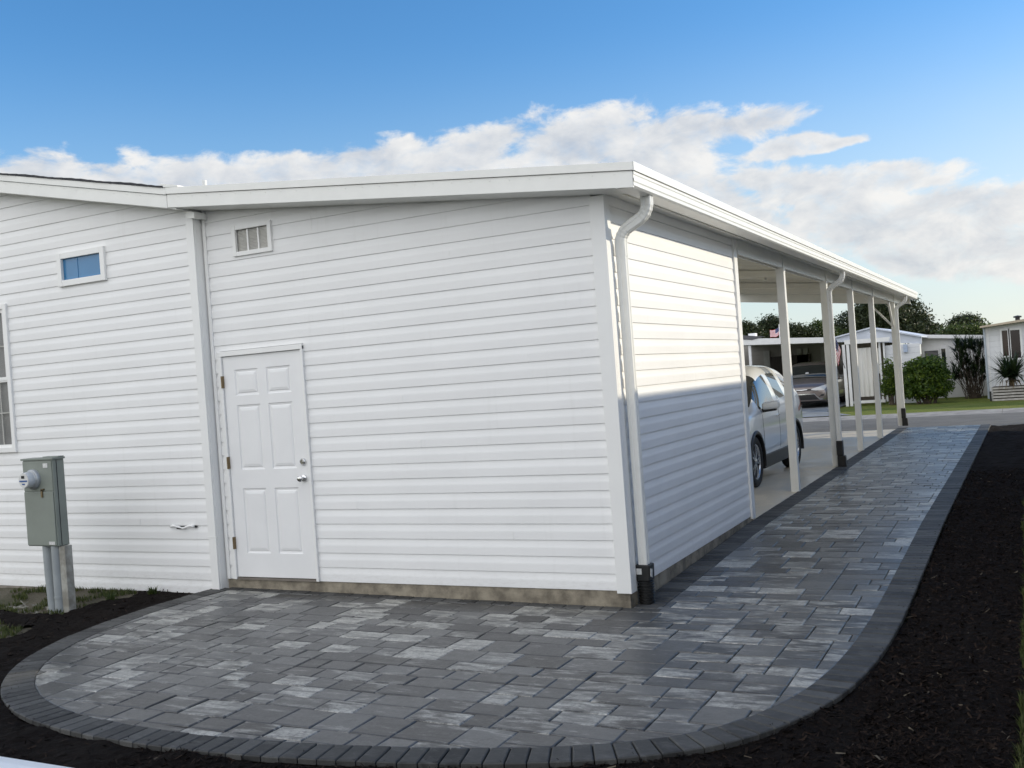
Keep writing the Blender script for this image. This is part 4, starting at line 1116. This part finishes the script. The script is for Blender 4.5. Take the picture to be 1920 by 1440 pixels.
def panel(px0, px1, py0, py1, Y, mat, name, d=.03):
    a, b = W(px0, py0, Y), W(px1, py1, Y); m = MB(); zb = max(b.z, GZ) ; x0, x1 = wx_(px0, Y, (py0+py1)/2), wx_(px1, Y, (py0+py1)/2)
    n = 14
    for i in range(n):
        ua, ub = x0+(x1-x0)*i/n, x0+(x1-x0)*(i+1)/n; da, db = .02*math.sin(i*1.3), .02*math.sin((i+1)*1.3)
        m.hexa([(ua, Y+da, zb), (ua, Y+da, a.z), (ua, Y+da+d, zb), (ua, Y+da+d, a.z), (ub, Y+db, zb), (ub, Y+db, a.z), (ub, Y+db+d, zb), (ub, Y+db+d, a.z)])
    return m.build(name, mat, B)
panel(1610, 1636, 653, 743, YP+.3, curtain_m, 'hanging_panel')
panel(1643, 1652, 653, 700, YP+.3, curtain_m, 'hanging_panel')
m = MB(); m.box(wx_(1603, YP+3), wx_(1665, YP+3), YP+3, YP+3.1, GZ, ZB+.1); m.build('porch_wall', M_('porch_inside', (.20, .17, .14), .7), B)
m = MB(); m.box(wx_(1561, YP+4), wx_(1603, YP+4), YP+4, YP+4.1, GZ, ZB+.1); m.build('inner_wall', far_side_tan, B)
m = MB(); m.box(wx_(1662, YP+.3), wx_(1727, YP+.3), YP+.35, YP+.45, GZ, bz(1700, 645, YP+.3)); m.build('siding_wall', far_side, B)
m = MB(); m.box(wx_(1592, YP+.2), wx_(1656, YP+.2), YP+.15, YP+.25, GZ+.08, GZ+.18); m.build('base_rail', far_white, B)
a, b = W(1692, 646, YP), W(1700, 660, YP); m = MB(); m.box(a.x, b.x, YP+.2, YP+.35, b.z, a.z); m.build('wall_box', M_('pale_blue', (.4, .48, .62), .5), B)
# C: low white house
Cc = empty('low_house', (0, 34, GZ), 'low white house with blinds window behind the round green hedge', 'house')
YC = 34.0
za, zb = bz(1728, 627.5, YC), bz(1850, 629, YC); xa, xb = wx_(1727, YC, 650), wx_(1862, YC, 650)
m = MB(); m.hexa([(xa, YC-.25, za-.13), (xa, YC-.25, za), (xa, YC+8, za-.13), (xa, YC+8, za), (xb, YC-.25, zb-.13), (xb, YC-.25, zb), (xb, YC+8, zb-.13), (xb, YC+8, zb)]); m.build('roof', far_white, Cc)
m = MB(); m.hexa([(xa, YC, GZ), (xa, YC, za-.12), (xa, YC+.2, GZ), (xa, YC+.2, za-.12), (xb, YC, GZ), (xb, YC, zb-.12), (xb, YC+.2, GZ), (xb, YC+.2, zb-.12)]); m.build('wall', far_white, Cc)
def window(parent, root_y, px0, px1, py0, py1, name, glassm=houseglass, blinds=False, mull=0):
    Y = root_y; x0, x1 = wx_(px0, Y, (py0+py1)/2), wx_(px1, Y, (py0+py1)/2); z1 = bz((px0+px1)/2, py0, Y); z0 = bz((px0+px1)/2, py1, Y)
    m = MB(); frame(m, x0-.05, x1+.05, z0-.05, z1+.05, .06, Y-.05, Y-.005)
    for k in range(mull): xx = x0+(x1-x0)*(k+1)/(mull+1); m.box(xx-.04, xx+.04, Y-.048, Y-.005, z0, z1)
    w = m.build(name, far_white, parent)
    m = MB(); m.box(x0, x1, Y-.015, Y-.004, z0, z1); build_under(m, 'pane', glassm, w, parent)
    if blinds:
        m = MB(); z = z0+.02
        while z < z1-.02: m.box(x0+.01, x1-.01, Y-.022, Y-.016, z, z+.028); z += .05
        build_under(m, 'blinds', M_('far_blinds', (.22, .22, .24), .5), w, parent)
    return w
window(Cc, YC, 1734, 1761, 657, 695, 'window', blinds=True)
window(Cc, YC, 1766, 1775, 653, 705, 'door_window')
# D: house on the right with beige eaves
D = empty('corner_house', (3.5, 31.5, GZ), 'white house with beige roof edge and two tall windows at right edge', 'house')
YD = 31.5
xa, xb = wx_(1849, YD, 640), 9.0
ze = lambda x: bz(1838, 612, YD)+(x-W(1838, 612, YD).x)*.09
m = MB(); x0 = W(1838, 612, YD).x
m.hexa([(x0, YD-.4, ze(x0)-.06), (x0, YD-.4, ze(x0)), (x0, YD+9, ze(x0)-.06), (x0, YD+9, ze(x0)), (9.3, YD-.4, ze(9.3)-.16), (9.3, YD-.4, ze(9.3)), (9.3, YD+9, ze(9.3)-.16), (9.3, YD+9, ze(9.3))]); m.build('roof', beige_roof, D)
m = MB(); m.hexa([(xa, YD, GZ), (xa, YD, ze(xa)-.05), (xa, YD+8, GZ), (xa, YD+8, ze(xa)-.05), (xb, YD, GZ), (xb, YD, ze(xb)-.1), (xb, YD+8, GZ), (xb, YD+8, ze(xb)-.1)]); m.build('wall', far_side, D)
m = MB(); m.box(xa-.03, xa+.09, YD-.04, YD, GZ, ze(xa)-.06); xx = wx_(1866, YD, 640); m.build('corner_trim', far_white, D)
xx = wx_(1847.5, YD, 650); m = MB(); m.tube([(xx, YD-.1, ze(xx)-.1), (xx, YD-.1, GZ)], .035, 8); m.build('downpipe', M_('blue_grey_pipe', (.4, .45, .5), .5), D)
window(D, YD, 1879, 1891, 619, 668, 'window', glass_m('window_brown', (.05, .03, .025), .4, .15)); window(D, YD, 1895, 1914, 618, 672, 'window', glass_m('window_dark', (.03, .02, .022), .4, .15))
m = MB(); xq = wx_(1908, YD+3, 598); m.lathe((xq, YD+3, ze(xq)), (0, 0, 1), [(.08, 0), (.08, .16), (.14, .17), (.14, .22), (.001, .25)], 12); m.build('roof_cowl', black, D)
# planter
pl = empty('planter', (2.4, 30.0, GZ), 'pale slatted planter box under the spiky palm-like plant', 'planter')
YQ = 29.6
xa = wx_(1859, YQ, 735); m = MB(); z = GZ
for k in range(5):
    m.box(xa, 5.2, YQ, YQ+.05, z, z+.058); m.box(xa, xa+.05, YQ+.05, YQ+.9, z, z+.058); z += .095
m.build('slats', block_m, pl)
m = MB(); m.box(xa+.052, 5.2, YQ+.052, YQ+.9, GZ, z-.03); m.build('planter_core', M_('planter_soil', (.05, .04, .03), .9), pl)
xx = wx_(1857, YQ, 738); m = MB(); m.box(xa-.06, xa-.005, YQ-.05, YQ+.04, GZ, GZ+.32); m.build('corner_stake', dark, pl)

# ---- foliage
def foliage(m, lobes, n, size, tones=(0, 1), clump=10, spread=.12, aspect=2.0):
    vol = [r[0]*r[1]*r[2] for _, r in lobes]; tot = sum(vol)
    for _ in range(n//clump):
        k = random.choices(range(len(lobes)), vol)[0]; c, r = lobes[k]
        d = Vector((random.gauss(0, 1), random.gauss(0, 1), random.gauss(0, 1))).normalized()
        s = random.random()**.4; s = .30+.68*s
        cc = Vector((c[0]+d.x*r[0]*s, c[1]+d.y*r[1]*s, c[2]+d.z*r[2]*s)); base = random.random()
        sp = spread*(.6+random.random())
        for _ in range(clump):
            p = cc+Vector((random.gauss(0, sp), random.gauss(0, sp), random.gauss(0, sp*.7)))
            nrm = (d*.5+Vector((random.gauss(0, .6), random.gauss(0, .6), random.gauss(.3, .6)))).normalized()
            a = nrm.cross(Vector((random.random()-.5, random.random()-.5, random.random()-.5))).normalized(); b = nrm.cross(a)
            l = size*random.uniform(.6, 1.3); w = l/aspect
            t = tones[0]+(tones[1]-tones[0])*min(1, max(0, base*.6+random.random()*.4))
            m.face([p-a*l/2, p-b*w/2, p+a*l/2, p+b*w/2], t)
def tree(Y, lobes_px, trunk_px, n, size, leafm, label, group='trees behind the far houses'):
    """lobes_px: (px, py, rx, ry) sizes in photo pixels at depth Y"""
    depth = (Y-CAM.y)*F.y*1.0+0; k = abs((W(1600, 600, Y)-W(1601, 600, Y)).length)
    L = []
    for px, py, rx, ry in lobes_px:
        c = W(px, py, Y); L.append(((c.x, c.y+random.uniform(-.6, .6), c.z), (rx*k, max(rx, ry)*k*.8, ry*k)))
    base = W(trunk_px, 640, Y); root = empty('tree', (base.x, Y, GZ), label, 'tree', group)
    m = MB(); foliage(m, L, int(n*1.5), size, spread=.16)
    m.build('crown', leafm, root, fix=False)
    m = MB(); b = Vector((base.x, Y, GZ)); top = Vector(L[0][0])
    mid = b.lerp(top, .55)+Vector((.15, 0, 0)); m.tube([b, b.lerp(mid, .5), mid], [.28, .2, .16], 10)
    for c, r in L: m.tube([mid, mid.lerp(Vector(c), .5)+Vector((0, 0, .2)), Vector(c)+Vector((0, 0, r[2]*.4))], [.12, .08, .03], 7)
    m.build('trunk', bark, root, smooth='all')
    return root
tree(64, [(1400, 622, 22, 20), (1388, 626, 16, 16), (1412, 630, 24, 16)], 1400, 7000, .17, leaf_dark, 'dark tree behind the flat carport, leftmost beside the shed wall')
tree(66, [(1448, 612, 24, 22), (1432, 620, 18, 20), (1465, 620, 20, 20), (1450, 632, 34, 14)], 1448, 9000, .17, leaf_dark, 'dark rounded tree rising behind the roof flag')
tree(65, [(1492, 622, 20, 14), (1510, 626, 20, 14), (1500, 634, 34, 12)], 1500, 6000, .17, leaf_dark, 'low dark tree between the first two carport posts')
tree(67, [(1538, 620, 18, 18), (1550, 628, 18, 16), (1532, 634, 20, 12)], 1540, 6000, .17, leaf_mid, 'olive tree seen beside the doubled carport post')
tree(72, [(1652, 598, 62, 44), (1600, 612, 42, 30), (1700, 590, 36, 34), (1665, 585, 40, 22), (1728, 608, 28, 22), (1745, 622, 24, 14), (1575, 624, 20, 16), (1690, 622, 66, 20)], 1660, 30000, .19, leaf_dark, 'largest dark spreading tree behind the end of the carport', )
tree(70, [(1590, 634, 30, 14), (1575, 640, 20, 10), (1612, 628, 14, 8)], 1590, 5000, .17, leaf_mid, 'lighter olive foliage left of the largest tree, over the gabled roof')
tree(58, [(1808, 606, 22, 13), (1822, 610, 18, 12), (1796, 612, 16, 10)], 1810, 5500, .15, leaf_dark, 'dark feathery treetop above the low house')
tree(54, [(1795, 624, 24, 9), (1822, 622, 24, 10), (1772, 626, 12, 7), (1840, 622, 16, 9)], 1805, 6000, .14, leaf_mid, 'bright green leafy tree just above the low house roof')
# hedges
def shrub(Y, lobes_px, n, size, leafm, label, name='shrub', cat='shrub', tones=(0, 1)):
    k = (W(1600, 600, Y)-W(1601, 600, Y)).length; L = []
    for px, py, rx, ry in lobes_px:
        c = W(px, py, Y); L.append(((c.x, Y, c.z), (rx*k, rx*k*.85, ry*k)))
    c = L[0][0]; root = empty(name, (c[0], Y, GZ), label, cat)
    m = MB(); foliage(m, L, n, size, tones, spread=.05, aspect=1.8); m.build('foliage', leafm, root, fix=False)
    m = MB()
    for q, r in L: m.tube([(q[0]*.6+c[0]*.4, Y, GZ), (q[0], Y, q[2])], [.04, .02], 6)
    for _ in range(6):
        a = random.uniform(-.3, .3); m.tube([(c[0]+a*.3, Y, GZ), (c[0]+a*2, Y+random.uniform(-.3, .3), c[2])], [.03, .012], 6)
    m.build('stems', bark, root); return root
shrub(30.2, [(1735, 708, 42, 34), (1715, 712, 30, 32), (1758, 714, 28, 28), (1738, 686, 34, 20), (1706, 700, 18, 26), (1735, 728, 44, 20), (1710, 732, 24, 16), (1762, 730, 24, 16)], 22000, .085, leaf_bush, 'big rounded green hedge bush on the lawn right of the last post')
shrub(30.6, [(1672, 712, 16, 30), (1666, 690, 10, 18), (1680, 725, 14, 18), (1664, 728, 12, 16)], 5000, .08, leaf_bush, 'loose leafy bush on the lawn left of the last post')
# strap leaved plants
def strap(m, base, d, L, w, droop, tone):
    d = d.normalized(); side = d.cross(Vector((0, 0, 1)));
    side = side.normalized() if side.length > .01 else Vector((1, 0, 0)); n = 4; prev = None; p = base.copy(); dd = d.copy()
    for i in range(n+1):
        t = i/n; ww = w*(1-t)**.6*(.6+.4*math.sin(math.pi*min(1, t+.3))) if i < n else 0.002
        cur = (p-side*ww, p+side*ww)
        if prev: m.face([prev[0], prev[1], cur[1], cur[0]], tone)
        prev = cur; p = p+dd*(L/n); dd = (dd+Vector((0, 0, -droop/n))).normalized()
def rosette(m, c, n, L, w, up=.4, droop=.8, tone=(0, .8), axis=None):
    for _ in range(n):
        a = random.uniform(0, 6.283); e = random.uniform(-.3, 1.3)
        d = Vector((math.cos(a)*math.cos(e), math.sin(a)*math.cos(e), math.sin(e)+up*.3))
        strap(m, c+Vector((0, 0, random.uniform(-.08, .05))), d, L*random.uniform(.7, 1.1), w, droop*random.random(), tone[0]+(tone[1]-tone[0])*random.random())
YK = 32.4
base = W(1828, 738, YK); root = empty('spiky_shrub', (base.x, YK, GZ), 'tall many-stemmed shrub with spiky dark leaf heads left of the corner house', 'shrub')
ms, ml = MB(), MB()
for i in range(75):
    px = random.uniform(1789, 1847); py = random.uniform(640, 715); px = max(1790, min(1846, px))
    if py > 690 and random.random() < .3: continue
    top = W(px, py, YK+random.uniform(-.4, .4)); b = Vector((base.x+random.gauss(0, .13), YK+random.gauss(0, .13), GZ))
    ms.tube([b, b.lerp(top, .5)+Vector((random.gauss(0, .05), 0, -.05)), top], [.014, .010, .008], 6)
    rosette(ml, top, 30, .42, .020, .5, .7, (0, .85))
ms.build('stems', bark, root); ml.build('leaves', leaf_spike, root, fix=False)
YK = 29.95
c = W(1896, 706, YK); root = empty('palm_plant', (c.x, YK, GZ+.3), 'broad-leaved arching palm-like plant with drooping brown tips in the planter', 'plant')
m = MB(); rosette(m, c, 170, .95, .046, .7, 1.3, (.1, .85))
for i in range(6): rosette(m, W(1896+random.gauss(0, 14), 706+random.gauss(0, 8), YK+random.uniform(-.3, .3)), 26, .80, .042, .4, 1.4, (.1, .86))
for _ in range(30):
    a = random.uniform(0, 6.28); strap(m, c+Vector((random.gauss(0, .15), -.1, -.1)), Vector((math.cos(a), math.sin(a)-.6, -.1)), .55, .016, 2.6, .97)
m.build('leaves', leaf_spike, root, fix=False)
m = MB(); m.tube([(c.x, YK, GZ+.25), (c.x, YK, c.z)], [.09, .07], 8); m.build('stem', bark, root)
# small low plants at the hedge foot
# flags
red = M_('flag_red', (.42, .03, .04), .7); whitef = M_('flag_white', (.75, .72, .72), .7); blue = M_('flag_blue', (.02, .03, .12), .7); poleb = M_('dark_pole', (.03, .03, .035), .4)
def flag(root, P0, hoist, fly, wave):
    """13 stripes with a starred canton"""
    m = MB(); nx_, ny_ = 26, 13
    def Q(u, v): return P0+hoist*v+fly*u+wave*(math.sin(u*7+v*2)*.5+math.sin(u*13+1)*.2)+hoist*(.10*math.sin(u*5))
    for i in range(nx_):
        for j in range(ny_):
            inc = i < nx_*.4 and j < 7
            m.m = 2 if inc else (0 if j % 2 == 0 else 1)
            m.face([Q(i/nx_, j/ny_), Q((i+1)/nx_, j/ny_), Q((i+1)/nx_, (j+1)/ny_), Q(i/nx_, (j+1)/ny_)])
    nn = fly.cross(hoist).normalized()*.004; m.m = 1
    for r_ in range(9):
        for c_ in range(6 if r_ % 2 == 0 else 5):
            u = (.035+.066*c_+(.033 if r_ % 2 else 0)); v = (.03+r_*.056); s = .011
            for sg in (1, -1):
                q = Q(u, v)+nn*sg; a, b = fly*s*.6, hoist*s; m.face([q-a, q+b, q+a, q-b])
    o = m.build('flag_cloth', [red, whitef, blue], root, fix=False)
    md = o.modifiers.new('t', 'SOLIDIFY'); md.thickness = .003
    return o
YF = 30.9
a = W(1583, 690, YF); b = W(1562, 632, YF)
fl = empty('flag', (a.x, YF, a.z), 'striped national flag hanging from an angled pole on the porch post', 'flag', 'national flags across the street')
m = MB(); m.tube([a+Vector((.03, 0, -.02)), b+(b-a)*.02], .014, 8); m.build('flag_pole', poleb, fl)
p0 = W(1565.5, 632, YF-.03); p1 = W(1575.5, 657, YF-.03)
flag(fl, p0, p1-p0, W(1560.5, 664, YF-.03)-p0+Vector((.02, .1, 0)), Vector((.02, .05, 0)))
YF = 36.5
a = W(1462, 632, YF); b = W(1460.5, 608, YF)
fl = empty('flag', (a.x, YF, a.z-.3), 'small striped national flag blowing left above the flat carport roof', 'flag', 'national flags across the street')
m = MB(); m.tube([a+Vector((0, 0, -.3)), b], .015, 8); m.build('flag_pole', far_white, fl)
p0 = W(1461, 613, YF-.03); flag(fl, p0, W(1462, 627, YF-.03)-p0, W(1443, 621, YF-.03)-p0, Vector((0, .08, .03)))

# ================================================================== NEIGHBOUR TO THE RIGHT (casts the long shadow)
nb = empty('side_neighbour_house', (6, 2, -.2), 'white sided neighbouring home with carport roof beyond the right grass verge', 'house')
DX, H = 4.60, 3.61
m = MB(); m.box(DX+.45, 12.8, -16, 3.0, -.2, H-.1); m.box(9.6, 12.8, 3.0, 19.0, -.2, H-.1); m.build('wall', far_side, nb)
m = MB(); m.box(DX+.1, 9.59, 3.01, 20.2, -.25, -.10); m.build('carport_slab', slab_m, nb)
m = MB(); m.hexa([(DX, -16.4, H-.14), (DX, -16.4, H), (DX, 20.75, H-.14), (DX, 20.75, H), (8.6, -16.4, H-.06), (8.6, -16.4, H+.08), (8.6, 20.75, H-.06), (8.6, 20.75, H+.08)])
m.hexa([(8.6, -16.4, H-.06), (8.6, -16.4, H+.08), (8.6, 20.75, H-.06), (8.6, 20.75, H+.08), (13, -16.4, H-.14), (13, -16.4, H), (13, 20.75, H-.14), (13, 20.75, H)])
m.build('roof', far_white, nb)
for y in (6, 9.5, 13, 16.6, 20.2):
    for x in (4.8,): m = MB(); m.box(x-.05, x+.05, y-.05, y+.05, -.2, H-.1); m.build('post', far_white, nb)
for y in (-8, -4, 1.0):
    m = MB(); X = DX+.45
    m.box(X-.04, X-.002, y, y+1.0, 1.0, 2.2); w = m.build('window', far_white, nb)
    m = MB(); m.box(X-.045, X-.0405, y+.07, y+.93, 1.07, 2.13); build_under(m, 'pane', houseglass, w, nb)

# ================================================================== LIGHT AND SKY
AZ, EL = R(35), math.atan(.47*math.cos(R(35)))          # azimuth from +x towards +y
sd = Vector((math.cos(AZ)*math.cos(EL), math.sin(AZ)*math.cos(EL), math.sin(EL)))
sl = bpy.data.lights.new('sun', 'SUN'); so = bpy.data.objects.new('sun', sl); COL.objects.link(so)
sl.energy = 1.55; sl.angle = R(.53); sl.color = (1, .89, .69)
so.rotation_euler = (-sd).to_track_quat('-Z', 'Y').to_euler()
world = bpy.data.worlds.new('World'); scene.world = world; world.use_nodes = True
t = NT(world.node_tree); bg = world.node_tree.nodes['Background']
sky = t.n('ShaderNodeTexSky'); sky.sky_type = 'NISHITA'; sky.sun_disc = False; sky.sun_elevation = EL
sky.sun_rotation = math.pi/2-AZ; sky.air_density = 1.0; sky.dust_density = .25; sky.ozone_density = 2.5
gen = t.n('ShaderNodeTexCoord').outputs['Generated']
sep = t.n('ShaderNodeSeparateXYZ'); t.set(sep.inputs[0], gen)
az = t.math('ARCTAN2', sep.outputs[0], sep.outputs[1]); el = t.math('ARCSINE', sep.outputs[2])
def ae(px, py):
    d = ray(px, py).normalized(); return math.atan2(d.x, d.y), math.asin(d.z)
# cloud masses: centre px, major half-axis vector px, minor half-length px
blobs = [(770, 315, 150, -12, 52), (60, 345, 210, 0, 52), (330, 345, 190, 0, 55), (560, 330, 200, -5, 45), (680, 305, 75, -5, 32), (880, 285, 120, -25, 48), (1080, 270, 170, -30, 62), (1230, 300, 150, 20, 85), (1290, 250, 180, -20, 42), (1400, 232, 115, -22, 26),
         (1340, 400, 200, 60, 85), (1480, 275, 105, -22, 22), (1560, 272, 85, -20, 12), (1500, 355, 190, 10, 45), (1640, 335, 170, -16, 34), (1640, 420, 260, 30, 65), (1830, 390, 260, -20, 45), (1850, 470, 300, 10, 55), (1000, 340, 300, 0, 60), (2200, 400, 300, 0, 90), (2700, 380, 300, 0, 90),
         (-400, 330, 300, 0, 70), (-1000, 350, 400, 0, 80), (1700, 490, 130, 30, 34)]
field = None
for (px, py, vx, vy, mn) in blobs:
    a0, e0 = ae(px, py); a1, e1 = ae(px+vx, py+vy); A_ = math.hypot(a1-a0, e1-e0); ca, sa = (a1-a0)/A_, (e1-e0)/A_; B_ = mn/FPX
    da = t.math('SUBTRACT', az, a0); de = t.math('SUBTRACT', el, e0)
    u = t.math('DIVIDE', t.math('ADD', t.math('MULTIPLY', da, ca), t.math('MULTIPLY', de, sa)), A_)
    v = t.math('DIVIDE', t.math('SUBTRACT', t.math('MULTIPLY', de, ca), t.math('MULTIPLY', da, sa)), B_)
    d = t.math('SUBTRACT', 1.0, t.math('SQRT', t.math('ADD', t.math('MULTIPLY', u, u), t.math('MULTIPLY', v, v))))
    field = d if field is None else t.math('SMOOTH_MAX', field, d, c=.25)
cv = t.n('ShaderNodeCombineXYZ'); t.set(cv.inputs[0], az); t.set(cv.inputs[1], t.math('MULTIPLY', el, 1.7))
n1 = t.noise(cv.outputs[0], 15, 9, .60, .35); n2 = t.noise(cv.outputs[0], 5, 4, .5); n3 = t.noise(cv.outputs[0], 34, 7, .62, .3)
fz = t.math('ADD', t.math('ADD', field, .08), t.math('MULTIPLY', t.math('SUBTRACT', n1, .5), 1.95))
fz = t.math('ADD', fz, t.math('MULTIPLY', t.math('SUBTRACT', n3, .5), .55))
mask = t.math('MULTIPLY', t.ramp(fz, -.02, .42), t.ramp(n3, .25, .55, .72, 1))
# a shifted sample gives soft relief: bright where the cloud thins towards the sun
cv2 = t.n('ShaderNodeCombineXYZ'); t.set(cv2.inputs[0], t.math('ADD', az, .018)); t.set(cv2.inputs[1], t.math('ADD', t.math('MULTIPLY', el, 1.7), .03))
n1b = t.noise(cv2.outputs[0], 15, 9, .60, .35)
lit = t.math('ADD', t.math('MULTIPLY', t.math('SUBTRACT', n1, n1b), 2.2), .55)
lit = t.math('ADD', lit, t.math('MULTIPLY', t.math('SUBTRACT', .75, fz), .40), True)
CK = 1.0
cloud = t.mix(lit, (2.55, 2.72, 3.0, 1), (4.3, 4.2, 4.05, 1))
# haze veil low over the horizon
veil = t.math('MULTIPLY', t.ramp(el, .02, .34, .95, 0), t.ramp(n2, .3, .7, .85, 1))
skyc = sky.outputs[0]
gam = t.n('ShaderNodeHueSaturation'); t.set(gam.inputs['Color'], skyc); gam.inputs['Saturation'].default_value = 1.28; gam.inputs['Value'].default_value = 1.05
tint = t.n('ShaderNodeVectorMath', operation='MULTIPLY'); t.set(tint.inputs[0], gam.outputs[0]); tint.inputs[1].default_value = (.80, .80, .83)
glow = t.ramp(az, -.75, .25)
veil = t.math('MULTIPLY', veil, t.math('ADD', .62, t.math('MULTIPLY', glow, .38)))
c1 = t.mix(veil, tint.outputs[0], t.mix(glow, (2.3, 2.95, 3.35, 1), (3.6, 3.78, 3.82, 1)))
c2 = t.mix(t.math('MULTIPLY', mask, .92), c1, cloud)
# unseen bright cloud cover added behind the camera to lighten the front wall
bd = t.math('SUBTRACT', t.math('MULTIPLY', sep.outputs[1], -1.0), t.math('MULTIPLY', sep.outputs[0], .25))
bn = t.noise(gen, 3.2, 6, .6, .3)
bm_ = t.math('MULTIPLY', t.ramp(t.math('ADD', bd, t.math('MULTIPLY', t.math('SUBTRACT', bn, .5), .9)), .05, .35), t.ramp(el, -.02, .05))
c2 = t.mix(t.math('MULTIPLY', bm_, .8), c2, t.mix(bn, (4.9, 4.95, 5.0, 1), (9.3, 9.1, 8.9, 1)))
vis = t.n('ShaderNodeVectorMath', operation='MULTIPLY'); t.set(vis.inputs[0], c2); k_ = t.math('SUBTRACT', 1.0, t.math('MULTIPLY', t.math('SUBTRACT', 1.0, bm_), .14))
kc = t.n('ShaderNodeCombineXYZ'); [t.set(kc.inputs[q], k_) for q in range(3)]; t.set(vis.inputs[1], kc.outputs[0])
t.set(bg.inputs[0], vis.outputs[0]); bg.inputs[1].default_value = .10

vs = scene.view_settings; vs.view_transform = 'Standard'; vs.look = 'None'; vs.exposure = 1.36; vs.gamma = 1; vs.use_curve_mapping = False
scene.render.engine = 'CYCLES'
scene.cycles.max_bounces = 8
